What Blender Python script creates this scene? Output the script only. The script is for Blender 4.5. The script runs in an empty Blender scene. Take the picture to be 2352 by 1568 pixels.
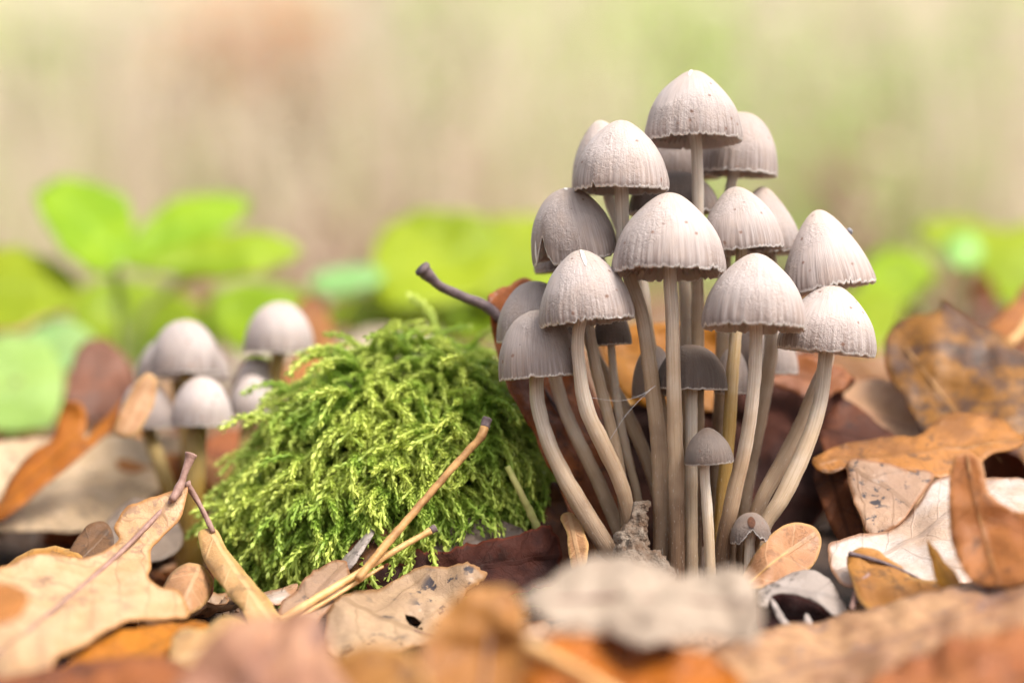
import bpy, math, random
import numpy as np
from mathutils import Vector, Matrix, noise, geometry

random.seed(7); np.random.seed(7)
R_ = math.radians
scene = bpy.context.scene
C = scene.collection

# ------------------------------------------------------------------ camera, sky, sun, exposure
DF = 0.667            # distance of the sharp plane (m)
HC = 0.0521           # height of the lens above the soil (m)
cam_d = bpy.data.cameras.new('camera'); cam = bpy.data.objects.new('camera', cam_d); C.objects.link(cam)
cam.location = (0, 0, HC); cam.rotation_euler = (R_(90), 0, 0)
cam_d.lens = 100; cam_d.sensor_width = 36; cam_d.clip_start = 0.02; cam_d.clip_end = 500
cam_d.dof.use_dof = True; cam_d.dof.focus_distance = DF + 0.001; cam_d.dof.aperture_fstop = 5.4
scene.camera = cam

SUN_EL, SUN_AZ = 56, 128      # azimuth measured from +Y (away from camera) towards +X
world = bpy.data.worlds.new('World'); scene.world = world; world.use_nodes = True
wn = world.node_tree.nodes; wl = world.node_tree.links
sky = wn.new('ShaderNodeTexSky'); sky.sky_type = 'NISHITA'; sky.sun_disc = False
sky.sun_elevation = R_(SUN_EL); sky.sun_rotation = R_(SUN_AZ)
sky.air_density = 1.0; sky.dust_density = 5.0; sky.ozone_density = 0.4
bgn = wn['Background']; bgn.inputs['Strength'].default_value = 0.10
ovc = wn.new('ShaderNodeHueSaturation'); ovc.inputs['Saturation'].default_value = 0.35    # thin overcast veil
wl.new(sky.outputs['Color'], ovc.inputs['Color']); wl.new(ovc.outputs['Color'], bgn.inputs['Color'])
sun_d = bpy.data.lights.new('sun', 'SUN'); sun = bpy.data.objects.new('sun', sun_d); C.objects.link(sun)
sun_d.energy = 1.5; sun_d.angle = R_(26); sun_d.color = (1.0, 0.93, 0.85)
sdir = Vector((math.sin(R_(SUN_AZ))*math.cos(R_(SUN_EL)), math.cos(R_(SUN_AZ))*math.cos(R_(SUN_EL)), math.sin(R_(SUN_EL))))
sun.rotation_euler = sdir.to_track_quat('Z', 'Y').to_euler(); sun.location = (0, 0, 5)
vs = scene.view_settings
vs.view_transform = 'Standard'; vs.look = 'None'; vs.gamma = 1; vs.use_curve_mapping = False
vs.exposure = 1.42
scene.render.engine = 'CYCLES'
scene.cycles.use_denoising = True
scene.cycles.max_bounces = 5; scene.cycles.diffuse_bounces = 3; scene.cycles.glossy_bounces = 2; scene.cycles.transmission_bounces = 3
scene.cycles.use_adaptive_sampling = True; scene.cycles.adaptive_threshold = 0.02
scene.cycles.sample_clamp_indirect = 6

# ------------------------------------------------------------------ helpers
PXW = 2352.0
def P(px, py, d):
    """photo position (2352 wide) at d centimetres behind the sharp plane -> world point"""
    y = DF + d*0.01
    return np.array([(px-1176)/PXW*0.36*y, y, HC + (784-py)/PXW*0.36*y])
def pxm(d): return 0.36*(DF+d*0.01)/PXW      # metres per photo pixel at that depth

def mk_mesh(name, V, F, attrs=None, smooth=True):
    m = bpy.data.meshes.new(name)
    m.from_pydata([tuple(map(float, v)) for v in V], [], [tuple(map(int, f)) for f in F])
    if attrs:
        for an, arr in attrs.items():
            a = m.attributes.new(an, 'FLOAT_VECTOR', 'POINT')
            a.data.foreach_set('vector', np.asarray(arr, np.float32).ravel())
    m.polygons.foreach_set('use_smooth', [smooth]*len(m.polygons))
    m.update()
    return m
def obj(name, mesh, mat=None, parent=None, loc=None):
    o = bpy.data.objects.new(name, mesh); C.objects.link(o)
    if mat and mesh is not None and not mesh.materials: mesh.materials.append(mat)
    if parent is not None: o.parent = parent
    if loc is not None: o.location = [float(c) for c in loc]
    return o
def empty(name, loc):
    o = bpy.data.objects.new(name, None); C.objects.link(o); o.location = [float(c) for c in loc]
    o.empty_display_size = 0.01
    return o
def tag(o, label=None, cat=None, group=None, kind=None):
    if label: o['label'] = label
    if cat: o['category'] = cat
    if group: o['group'] = group
    if kind: o['kind'] = kind
    return o

def catmull(pts, n, closed=False):
    p = np.asarray(pts, float)
    if closed: p = np.vstack([p[-1], p, p[0], p[1]])
    else: p = np.vstack([2*p[0]-p[1], p, 2*p[-1]-p[-2]])
    k = len(p)-3
    t = np.linspace(0, k, n, endpoint=not closed); i = np.minimum(t.astype(int), k-1); f = (t-i)[:, None]
    a, b, c, d = p[i], p[i+1], p[i+2], p[i+3]
    return 0.5*((2*b)+(c-a)*f+(2*a-5*b+4*c-d)*f**2+(3*b-3*c+d-a)*f**3)

def thicken(V, T, th):
    V = np.asarray(V, float); T = np.asarray(T, int); n = len(V)
    fn = np.cross(V[T[:, 1]]-V[T[:, 0]], V[T[:, 2]]-V[T[:, 0]])
    N = np.zeros_like(V)
    for k in range(3): np.add.at(N, T[:, k], fn)
    N /= np.maximum(np.linalg.norm(N, axis=1), 1e-12)[:, None]
    E = {}
    for a, b, c in T:
        for e in ((a, b), (b, c), (c, a)): E[e] = 1
    side = [(a, a+n, b+n, b) for (a, b) in E if (b, a) not in E]
    VV = np.vstack([V+N*th*0.5, V-N*th*0.5])
    F = [tuple(t) for t in T] + [(t[2]+n, t[1]+n, t[0]+n) for t in T] + side
    return VV, F

def tube(path, rad, sides=12, seed=0, rough=0.0, caps=True):
    path = np.asarray(path, float); n = len(path); rad = np.broadcast_to(rad, (n,)).astype(float)
    tg = np.gradient(path, axis=0); tg /= np.linalg.norm(tg, axis=1)[:, None]
    up = np.array([0.0, 1.0, 0.0]) if abs(tg[0][1]) < 0.9 else np.array([1.0, 0, 0])
    a0 = np.cross(tg[0], up); a0 /= np.linalg.norm(a0)
    V = []; A = []
    L = np.concatenate([[0], np.cumsum(np.linalg.norm(np.diff(path, axis=0), axis=1))])
    for i in range(n):
        a0 = a0 - tg[i]*np.dot(a0, tg[i]); a0 /= np.linalg.norm(a0)
        b0 = np.cross(tg[i], a0)
        for k in range(sides):
            th = 2*math.pi*k/sides
            r = rad[i]
            if rough: r *= 1+rough*noise.noise(Vector((math.cos(th)*1.3+seed*7.1, math.sin(th)*1.3, L[i]/max(rad.max(), 1e-6)*0.6)))
            V.append(path[i]+r*(math.cos(th)*a0+math.sin(th)*b0)); A.append((math.cos(th), math.sin(th), L[i]/L[-1]))
    F = [(i*sides+k, i*sides+(k+1) % sides, (i+1)*sides+(k+1) % sides, (i+1)*sides+k) for i in range(n-1) for k in range(sides)]
    if caps:
        F.append(tuple(range(sides))[::-1]); F.append(tuple((n-1)*sides+k for k in range(sides)))
    return np.array(V), F, np.array(A)

# ------------------------------------------------------------------ materials
class NT:
    def __init__(s, name):
        s.m = bpy.data.materials.new(name); s.m.use_nodes = True
        s.t = s.m.node_tree; s.n = s.t.nodes; s.l = s.t.links
        s.bsdf = s.n['Principled BSDF']; s.out = s.n['Material Output']
    def new(s, ty, **kw):
        n = s.n.new(ty)
        for k, v in kw.items(): setattr(n, k, v)
        return n
    def set(s, sock, v):
        if isinstance(v, bpy.types.NodeSocket): s.l.new(v, sock)
        elif isinstance(v, (tuple, list)) and len(v) == 3 and sock.type == 'RGBA': sock.default_value = (*v, 1)
        else: sock.default_value = v
    def math(s, op, a, b=0.0, c=None):
        n = s.new('ShaderNodeMath', operation=op); s.set(n.inputs[0], a); s.set(n.inputs[1], b)
        if c is not None: s.set(n.inputs[2], c)
        return n.outputs[0]
    def mix(s, f, a, b, mode='MIX'):
        n = s.new('ShaderNodeMix', data_type='RGBA', blend_type=mode)
        s.set(n.inputs['Factor'], f); s.set(n.inputs[6], a); s.set(n.inputs[7], b); return n.outputs[2]
    def ramp(s, f, lo, hi, a=0.0, b=1.0):
        n = s.new('ShaderNodeMapRange', interpolation_type='SMOOTHSTEP')
        s.set(n.inputs[0], f); n.inputs[1].default_value = lo; n.inputs[2].default_value = hi
        n.inputs[3].default_value = a; n.inputs[4].default_value = b; return n.outputs[0]
    def noise(s, vec, scale, detail=3, rough=0.55, dist=0.0):
        n = s.new('ShaderNodeTexNoise'); s.set(n.inputs['Vector'], vec); n.inputs['Scale'].default_value = scale
        n.inputs['Detail'].default_value = detail; n.inputs['Roughness'].default_value = rough; n.inputs['Distortion'].default_value = dist
        return n.outputs['Fac']
    def voro(s, vec, scale, feature='F1'):
        n = s.new('ShaderNodeTexVoronoi', feature=feature); s.set(n.inputs['Vector'], vec); n.inputs['Scale'].default_value = scale
        return n
    def comb(s, x, y, z):
        n = s.new('ShaderNodeCombineXYZ'); s.set(n.inputs[0], x); s.set(n.inputs[1], y); s.set(n.inputs[2], z); return n.outputs[0]
    def sep(s, v):
        n = s.new('ShaderNodeSeparateXYZ'); s.set(n.inputs[0], v); return n.outputs
    def attr(s, name):
        return s.new('ShaderNodeAttribute', attribute_name=name).outputs['Vector']
    def objco(s, rnd=0.0):
        tc = s.new('ShaderNodeTexCoord').outputs['Object']
        if not rnd: return tc
        r = s.math('MULTIPLY', s.new('ShaderNodeObjectInfo').outputs['Random'], rnd)
        n = s.new('ShaderNodeVectorMath', operation='ADD'); s.set(n.inputs[0], tc); s.set(n.inputs[1], s.comb(r, r, r)); return n.outputs[0]
    def rnd(s): return s.new('ShaderNodeObjectInfo').outputs['Random']
    def bump(s, h, strength, dist, normal=None):
        n = s.new('ShaderNodeBump'); n.inputs['Strength'].default_value = strength; n.inputs['Distance'].default_value = dist
        s.set(n.inputs['Height'], h)
        if normal is not None: s.set(n.inputs['Normal'], normal)
        return n.outputs[0]
    def hsv(s, col, h=0.5, sat=1.0, v=1.0):
        n = s.new('ShaderNodeHueSaturation'); s.set(n.inputs['Hue'], h); s.set(n.inputs['Saturation'], sat); s.set(n.inputs['Value'], v)
        s.set(n.inputs['Color'], col); return n.outputs[0]

def cap_mat(name, apex, mid, rim, rough=0.62):
    s = NT(name); c = s.attr('cd'); x, y, t = s.sep(c); o = s.objco(0.7); rnd = s.rnd()
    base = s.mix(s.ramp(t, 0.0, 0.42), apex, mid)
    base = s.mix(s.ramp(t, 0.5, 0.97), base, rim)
    st = s.noise(s.comb(s.math('MULTIPLY', x, 13), s.math('MULTIPLY', y, 13), s.math('ADD', s.math('MULTIPLY', t, 0.9), s.math('MULTIPLY', rnd, 9))), 1.0, 3, 0.6)
    fib = s.noise(s.comb(s.math('MULTIPLY', x, 55), s.math('MULTIPLY', y, 55), s.math('MULTIPLY', t, 4)), 1.0, 2, 0.6)
    stf = s.math('MULTIPLY', s.ramp(t, 0.45, 0.97, 0.10, 1.0), s.ramp(st, 0.34, 0.66))
    base = s.mix(s.math('MULTIPLY', stf, 0.55), base, s.hsv(mid, 0.5, 0.8, 1.12))
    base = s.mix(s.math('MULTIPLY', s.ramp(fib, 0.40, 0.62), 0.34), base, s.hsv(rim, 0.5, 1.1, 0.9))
    mott = s.noise(o, 190, 4, 0.6)
    base = s.mix(s.ramp(mott, 0.42, 0.75, 0, 0.35), base, s.hsv(apex, 0.495, 1.25, 0.82))
    # reddish age specks
    vor = s.voro(o, 420); vd = vor.outputs['Distance']; vc = s.sep(vor.outputs['Color'])
    warp = s.math('ADD', vd, s.math('MULTIPLY', s.math('SUBTRACT', s.noise(o, 1500, 2), 0.5), 0.3))
    sp = s.math('MULTIPLY', s.ramp(warp, 0.26, 0.10), s.math('GREATER_THAN', vc[0], 0.84))
    base = s.mix(s.math('MULTIPLY', sp, 0.75), base, (0.22, 0.10, 0.06))
    v2 = s.voro(o, 900); vc2 = s.sep(v2.outputs['Color'])
    sp2 = s.math('MULTIPLY', s.ramp(v2.outputs['Distance'], 0.16, 0.08), s.math('GREATER_THAN', vc2[0], 0.985))
    base = s.mix(s.math('MULTIPLY', sp2, 0.9), base, (0.06, 0.04, 0.03))
    base = s.mix(s.ramp(t, 0.955, 0.985, 0, 0.9), base, (0.82, 0.76, 0.71))
    base = s.hsv(base, 0.5, 1.0, s.math('ADD', 0.93, s.math('MULTIPLY', rnd, 0.13)))
    s.set(s.bsdf.inputs['Base Color'], base)
    s.bsdf.inputs['Roughness'].default_value = rough
    s.bsdf.inputs['Specular IOR Level'].default_value = 0.32
    s.bsdf.inputs['Subsurface Weight'].default_value = 0.25
    s.bsdf.inputs['Subsurface Radius'].default_value = (1.0, 0.75, 0.6); s.bsdf.inputs['Subsurface Scale'].default_value = 0.0012
    s.bsdf.inputs['Sheen Weight'].default_value = 0.12; s.bsdf.inputs['Sheen Roughness'].default_value = 0.5
    # crinkled skin on part of the cap, silky fibres everywhere
    wr = s.noise(o, 900, 3, 0.6, 1.2)
    wmask = s.ramp(s.noise(o, 70, 1), 0.42, 0.56)
    b = s.bump(s.math('MULTIPLY', wr, wmask), 0.75, 0.0007)
    b = s.bump(s.math('MULTIPLY', st, s.ramp(t, 0.5, 0.95, 0.15, 1.0)), 0.45, 0.0005, b)
    b = s.bump(fib, 0.5, 0.0003, b)
    s.set(s.bsdf.inputs['Normal'], b)
    add_trans(s, s.hsv(base, 0.495, 1.2, 1.15), 0.16)
    return s.m
def stem_mat(name, top, mid, bot):
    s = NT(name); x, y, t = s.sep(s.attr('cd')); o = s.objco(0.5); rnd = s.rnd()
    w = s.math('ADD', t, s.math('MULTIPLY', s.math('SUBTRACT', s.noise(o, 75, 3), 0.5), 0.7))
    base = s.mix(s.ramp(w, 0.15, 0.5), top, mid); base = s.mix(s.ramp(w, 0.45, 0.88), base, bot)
    fib = s.noise(s.comb(s.math('MULTIPLY', x, 5), s.math('MULTIPLY', y, 5), s.math('MULTIPLY', t, 3)), 1.0, 5, 0.75)
    base = s.mix(s.ramp(fib, 0.42, 0.62, 0, 0.5), base, s.hsv(mid, 0.49, 1.3, 0.65))
    fl = s.noise(s.comb(s.math('MULTIPLY', x, 9), s.math('MULTIPLY', y, 9), s.math('MULTIPLY', t, 60)), 1.0, 2, 0.5)
    base = s.mix(s.math('MULTIPLY', s.ramp(fl, 0.66, 0.74), s.ramp(t, 0.3, 0.8, 0.1, 0.75)), base, (0.78, 0.72, 0.64))
    base = s.hsv(base, 0.5, 1.0, s.math('ADD', 0.9, s.math('MULTIPLY', rnd, 0.18)))
    s.set(s.bsdf.inputs['Base Color'], base); s.bsdf.inputs['Roughness'].default_value = 0.5
    s.bsdf.inputs['Specular IOR Level'].default_value = 0.35
    s.bsdf.inputs['Subsurface Weight'].default_value = 0.35
    s.bsdf.inputs['Subsurface Radius'].default_value = (1.0, 0.7, 0.45); s.bsdf.inputs['Subsurface Scale'].default_value = 0.0015
    s.set(s.bsdf.inputs['Normal'], s.bump(fl, 0.4, 0.0003, s.bump(fib, 0.6, 0.0006)))
    return s.m
def gill_mat():
    s = NT('gill_flesh'); o = s.objco()
    s.set(s.bsdf.inputs['Base Color'], s.mix(s.noise(o, 400, 2), (0.74, 0.62, 0.54), (0.62, 0.50, 0.42)))
    add_trans(s, (0.72, 0.6, 0.5), 0.4)
    s.bsdf.inputs['Roughness'].default_value = 0.7; s.bsdf.inputs['Subsurface Weight'].default_value = 0.2
    s.bsdf.inputs['Subsurface Scale'].default_value = 0.001
    return s.m
def plain_mat(name, c1, c2, scale=300, rough=0.7, bump=0.4, bd=0.0005, translucent=0.0, spec=0.3, detail=4):
    s = NT(name); o = s.objco(0.9); n = s.noise(o, scale, detail, 0.6)
    col = s.mix(s.ramp(n, 0.3, 0.7), c1, c2)
    s.set(s.bsdf.inputs['Base Color'], col)
    s.bsdf.inputs['Roughness'].default_value = rough; s.bsdf.inputs['Specular IOR Level'].default_value = spec
    if bump: s.set(s.bsdf.inputs['Normal'], s.bump(s.noise(o, scale*3, 3), bump, bd))
    if translucent: add_trans(s, col, translucent)
    return s.m
def add_trans(s, col, f):
    tr = s.new('ShaderNodeBsdfTranslucent'); s.set(tr.inputs['Color'], col)
    mx = s.new('ShaderNodeMixShader'); s.set(mx.inputs[0], f)
    s.l.new(s.bsdf.outputs[0], mx.inputs[1]); s.l.new(tr.outputs[0], mx.inputs[2]); s.l.new(mx.outputs[0], s.out.inputs['Surface'])
def leaf_mat(name, c1, c2, vein=None, spot=(0.05, 0.035, 0.03), spots=0.4, trans=0.25, rough=0.5, edge=None, nscale=45, vary=0.25, spec=0.4, kv=1.35):
    s = NT(name); u, v, e = s.sep(s.attr('lf')); o = s.objco(3.0); rnd = s.rnd()
    n1 = s.noise(o, nscale, 4, 0.6); n2 = s.noise(o, nscale*6, 3, 0.6)
    f = s.math('ADD', s.math('MULTIPLY', n1, 0.75), s.math('MULTIPLY', n2, 0.25))
    col = s.mix(s.ramp(f, 0.42, 0.58), c1, c2)
    vein = vein or s.hsv(c1, 0.5, 1.0, 0.55)
    # side veins leaving the midrib, then a fine net
    av = s.math('ABSOLUTE', v)
    wob = s.math('MULTIPLY', s.math('SUBTRACT', s.noise(o, 90, 2), 0.5), 0.35)
    sg = s.math('MULTIPLY', s.math('SIGN', v), 0.23)
    ph = s.math('FRACT', s.math('ADD', s.math('MULTIPLY', s.math('SUBTRACT', u, s.math('MULTIPLY', av, 0.75)), kv), s.math('ADD', wob, sg)))
    vd = s.math('ABSOLUTE', s.math('SUBTRACT', ph, 0.5))
    side = s.ramp(vd, 0.055, 0.012)
    midr = s.ramp(av, 0.075, 0.03)
    net = s.ramp(s.voro(o, 620, 'DISTANCE_TO_EDGE').outputs['Distance'], 0.10, 0.01)
    net2 = s.ramp(s.voro(o, 210, 'DISTANCE_TO_EDGE').outputs['Distance'], 0.05, 0.0)
    vm = s.math('MAXIMUM', s.math('MULTIPLY', side, 0.5), s.math('MAXIMUM', s.math('MULTIPLY', net, 0.2), s.math('MULTIPLY', net2, 0.14)))
    vm = s.math('MAXIMUM', vm, s.math('MULTIPLY', midr, 0.7))
    col = s.mix(s.math('MULTIPLY', vm, 0.75), col, vein)
    if spots:
        sn = s.noise(o, 230, 3, 0.7); sm = s.noise(o, 55, 2)
        sp = s.math('MULTIPLY', s.ramp(sn, 0.53, 0.60), s.ramp(sm, 0.45, 0.56))
        col = s.mix(s.math('MULTIPLY', sp, spots), col, spot)
    if edge: col = s.mix(s.ramp(e, 0.10, 0.01, 0, 0.8), col, edge)
    col = s.hsv(col, s.math('ADD', 0.5-0.02, s.math('MULTIPLY', rnd, 0.035)), 1.0, s.math('ADD', 1-vary*0.6, s.math('MULTIPLY', rnd, vary)))
    s.set(s.bsdf.inputs['Base Color'], col)
    s.set(s.bsdf.inputs['Roughness'], s.ramp(n2, 0.3, 0.7, rough-0.1, rough+0.12))
    s.bsdf.inputs['Specular IOR Level'].default_value = spec
    b = s.bump(vm, 0.5, 0.0005); b = s.bump(n2, 0.35, 0.0012, b); b = s.bump(s.noise(o, 1400, 2), 0.2, 0.0002, b)
    s.set(s.bsdf.inputs['Normal'], b)
    if trans: add_trans(s, s.hsv(col, 0.49, 1.15, 1.0), trans)
    return s.m

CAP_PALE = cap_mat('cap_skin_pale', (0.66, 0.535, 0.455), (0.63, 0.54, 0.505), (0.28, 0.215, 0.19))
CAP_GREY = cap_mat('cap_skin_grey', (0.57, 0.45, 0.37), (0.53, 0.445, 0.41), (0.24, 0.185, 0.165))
CAP_DARK = cap_mat('cap_skin_young_and_shaded', (0.30, 0.21, 0.155), (0.25, 0.195, 0.165), (0.15, 0.115, 0.10))  # young caps' own brown; on one rear cap it stands for shade
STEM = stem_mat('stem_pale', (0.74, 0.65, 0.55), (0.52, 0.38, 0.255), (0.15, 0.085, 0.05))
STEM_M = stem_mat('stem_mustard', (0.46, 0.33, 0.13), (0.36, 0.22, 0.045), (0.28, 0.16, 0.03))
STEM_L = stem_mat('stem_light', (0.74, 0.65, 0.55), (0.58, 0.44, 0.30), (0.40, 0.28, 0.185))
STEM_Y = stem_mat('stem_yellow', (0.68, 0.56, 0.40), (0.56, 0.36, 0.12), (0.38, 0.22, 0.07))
GILL = gill_mat()
FLESH = plain_mat('torn_flesh', (0.85, 0.80, 0.75), (0.78, 0.72, 0.66), 600)

# ------------------------------------------------------------------ setting: ground (one sheet, rising into a bank behind)
def ground_z(x, y):
    z = 0.0
    if y > 1.5:
        k = y-1.5; z += 0.10*k*k/(k+1.6)*1.9
    if y > 25: z -= (y-25)*0.12
    z += 0.25*noise.noise(Vector((x*0.35, y*0.35, 3)))*min(1, max(0, (y-1.6)/3))
    z += 0.004*noise.noise(Vector((x*14, y*14, 0)))+0.0015*noise.noise(Vector((x*60, y*60, 5)))
    if y < 0.85: z -= 0.008*min(1, (0.85-y)/0.13)
    if y < 0.665: z -= 0.38*(0.665-max(y, 0.46))
    return z-0.004
def build_ground():
    ys = np.concatenate([np.linspace(-2, 0.3, 14), np.linspace(0.32, 1.3, 110), np.geomspace(1.32, 160, 90)])
    xs_h = np.concatenate([np.linspace(0, 0.3, 40), np.geomspace(0.31, 90, 45)])
    xs = np.concatenate([-xs_h[:0:-1], xs_h]); nx = len(xs)
    V = [(x, y, ground_z(x, y)) for y in ys for x in xs]
    F = [(j*nx+i, j*nx+i+1, (j+1)*nx+i+1, (j+1)*nx+i) for j in range(len(ys)-1) for i in range(nx-1)]
    s = NT('forest_soil'); o = s.objco(); x, y, z = s.sep(o)
    n1 = s.noise(o, 30, 5, 0.65); soil = s.mix(s.ramp(n1, 0.3, 0.7), (0.03, 0.018, 0.012), (0.085, 0.048, 0.03))
    n2 = s.noise(o, 1.1, 4, 0.6); n3 = s.noise(o, 2.6, 3, 0.6); n4 = s.noise(o, 9, 3, 0.6)
    lit = s.mix(s.ramp(n2, 0.40, 0.60), (0.70, 0.59, 0.46), (0.44, 0.47, 0.25))
    lit = s.mix(s.ramp(n3, 0.50, 0.68), lit, (0.78, 0.70, 0.60))
    lit = s.mix(s.ramp(n4, 0.52, 0.75, 0, 0.6), lit, (0.46, 0.30, 0.18))
    col = s.mix(s.ramp(s.math('ADD', y, s.math('MULTIPLY', n3, 0.8)), 1.5, 2.3), soil, lit)
    s.set(s.bsdf.inputs['Base Color'], col); s.bsdf.inputs['Roughness'].default_value = 0.9
    s.set(s.bsdf.inputs['Normal'], s.bump(s.noise(o, 220, 5, 0.7), 0.8, 0.003))
    g = obj('ground', mk_mesh('ground', V, F), s.m); tag(g, kind='structure')
build_ground()

# ------------------------------------------------------------------ leaves traced as curved 3-D sheets
def inside(pts, poly):
    x, y = pts[:, 0], pts[:, 1]; r = np.zeros(len(pts), bool); j = len(poly)-1
    for i in range(len(poly)):
        xi, yi = poly[i]; xj, yj = poly[j]
        c = ((yi > y) != (yj > y)) & (x < (xj-xi)*(y-yi)/(yj-yi+1e-12)+xi); r ^= c; j = i
    return r
def tps(cp, cd, q):
    cp = np.asarray(cp, float)/400; q = np.asarray(q, float)/400; n = len(cp)
    def U(a, b):
        r2 = ((a[:, None]-b[None])**2).sum(-1); return np.where(r2 > 0, r2*np.log(r2+1e-12), 0)
    A = np.zeros((n+3, n+3)); A[:n, :n] = U(cp, cp)+np.eye(n)*0.004; A[:n, n] = 1; A[:n, n+1:] = cp; A[n, :n] = 1; A[n+1:, :n] = cp.T
    w = np.linalg.solve(A, np.concatenate([cd, [0, 0, 0]]))
    return U(q, cp) @ w[:n]+w[n]+q @ w[n+1:]

_sd = [100]
def leaf(name, outline, mat, label=None, cat='leaf', group=None, mid=None, ctrl=(), step=15, wrinkle=1.0, jag=1.5, jagf=0.05,
         th=0.00035, parent=None, petiole=None, pet_w=7, pet_mat=None, rib=0, holes=()):
    _sd[0] += 1; sd = _sd[0]
    ol = np.asarray(outline, float)
    per = np.linalg.norm(np.diff(np.vstack([ol, ol[:1]])[:, :2], axis=0), axis=1).sum()
    n = int(max(28, per/step)); c = catmull(ol, n, True)
    tg = np.roll(c[:, :2], -1, 0)-np.roll(c[:, :2], 1, 0); nn = np.stack([tg[:, 1], -tg[:, 0]], 1); nn /= np.linalg.norm(nn, axis=1)[:, None]+1e-9
    for i in range(n):
        c[i, :2] += nn[i]*jag*2.2*noise.noise(Vector((c[i, 0]*jagf, c[i, 1]*jagf, sd)))
    bx0, by0 = c[:, :2].min(0); bx1, by1 = c[:, :2].max(0)
    gx, gy = np.meshgrid(np.arange(bx0, bx1, step), np.arange(by0, by1, step*0.87))
    gx[1::2] += step/2
    q = np.stack([gx.ravel(), gy.ravel()], 1)+np.random.uniform(-.18, .18, (gx.size, 2))*step
    q = q[inside(q, c[:, :2])]
    if len(q):
        dmin = np.sqrt(((q[:, None]-c[None, :, :2])**2).sum(-1)).min(1); q = q[dmin > step*0.5]
    for h in holes:
        hp = np.asarray(h, float); q = q[~inside(q, hp)] if len(q) else q
    allp = np.vstack([c[:, :2], q]) if len(q) else c[:, :2]
    res = geometry.delaunay_2d_cdt([Vector(p) for p in allp], [], [list(range(n))], 1, 1e-5)
    pts = np.array([tuple(p) for p in res[0]]); T = np.array([list(f) for f in res[2] if len(f) == 3])
    if holes:
        cen = pts[T].mean(1); k = np.ones(len(T), bool)
        for h in holes: k &= ~inside(cen, np.asarray(h, float))
        T = T[k]
    cps = [tuple(p) for p in ol]+list(ctrl)
    cps = np.array(cps, float)
    d = tps(cps[:, :2], cps[:, 2], pts)
    dmean = float(cps[:, 2].mean())
    V = []
    for (x, y), dd in zip(pts, d):
        w = noise.noise(Vector((x*0.006, y*0.006, sd)))*2.2+noise.noise(Vector((x*0.017, y*0.017, sd+9)))*0.9+noise.noise(Vector((x*0.05, y*0.05, sd+19)))*0.25
        dw = dd+wrinkle*w*0.12
        p = P(x, y, dw); p[2] += wrinkle*noise.noise(Vector((x*0.02, y*0.02, sd+30)))*0.0005
        V.append(p)
    V = np.array(V)
    k = pxm(dmean)*100
    if mid is None:
        m0 = pts.mean(0); _, _, vt = np.linalg.svd(pts-m0); pr = (pts-m0) @ vt[0]
        mid = [tuple(m0+vt[0]*pr.min()), tuple(m0), tuple(m0+vt[0]*pr.max())]
    mc = catmull(np.array(mid, float)[:, :2], 60)
    ml = np.concatenate([[0], np.cumsum(np.linalg.norm(np.diff(mc, axis=0), axis=1))]); mt = np.gradient(mc, axis=0); mt /= np.linalg.norm(mt, axis=1)[:, None]
    D = pts[:, None]-mc[None]; j = (D**2).sum(-1).argmin(1); dv = pts-mc[j]
    sgn = mt[j, 0]*dv[:, 1]-mt[j, 1]*dv[:, 0]
    ed = np.sqrt(((pts[:, None]-c[None, :, :2])**2).sum(-1)).min(1)
    A = np.stack([ml[j]*k, sgn*k, ed*k], 1)
    tm = max(np.percentile(np.abs(A[:, 1]), 90), .05)
    for i in range(len(V)):      # blade folded at the midrib, margins waving
        a = min(abs(A[i, 1])/tm, 1.3)
        wv = noise.noise(Vector((A[i, 0]*1.1, 3.0*(1 if A[i, 1] > 0 else -1), sd)))
        V[i][1] += wrinkle**.5*(0.0022*a**1.6*wv-0.0012*a*min(1, tm)); V[i][2] += wrinkle**.5*(0.0006*a**1.6*wv)
    base = V[V[:, 2].argmin()].copy()
    V2, F = thicken(V-base, T, th)
    ploc = np.array(parent.location) if parent is not None else np.zeros(3)
    o = obj(name, mk_mesh(name, V2, F, {'lf': np.vstack([A, A])}), mat, parent, base-ploc)
    if label: tag(o, label, cat, group)
    if rib:
        md = tps(cps[:, :2], cps[:, 2], mc)
        pth = np.array([P(a, b, dd-0.03) for (a, b), dd in zip(mc, md)])
        rv, rf, ra = tube(pth-base, np.linspace(rib, rib*0.35, 60)*pxm(dmean), 6)
        obj('midrib', mk_mesh('midrib', rv, rf, {'cd': ra}), pet_mat or TWIG, o)
    if petiole is not None:
        pp = catmull(petiole, 24); pth = np.array([P(*a) for a in pp])
        rad = np.linspace(pet_w, pet_w*1.25, 24)*pxm(dmean)*(1+0.12*np.sin(np.linspace(0, 9, 24))); rad[-2:] *= 1.25
        rv, rf, ra = tube(pth-base, rad, 9, sd, 0.25)
        obj('petiole', mk_mesh('petiole', rv, rf, {'cd': ra}), pet_mat or TWIG, o)
    return o

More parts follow.
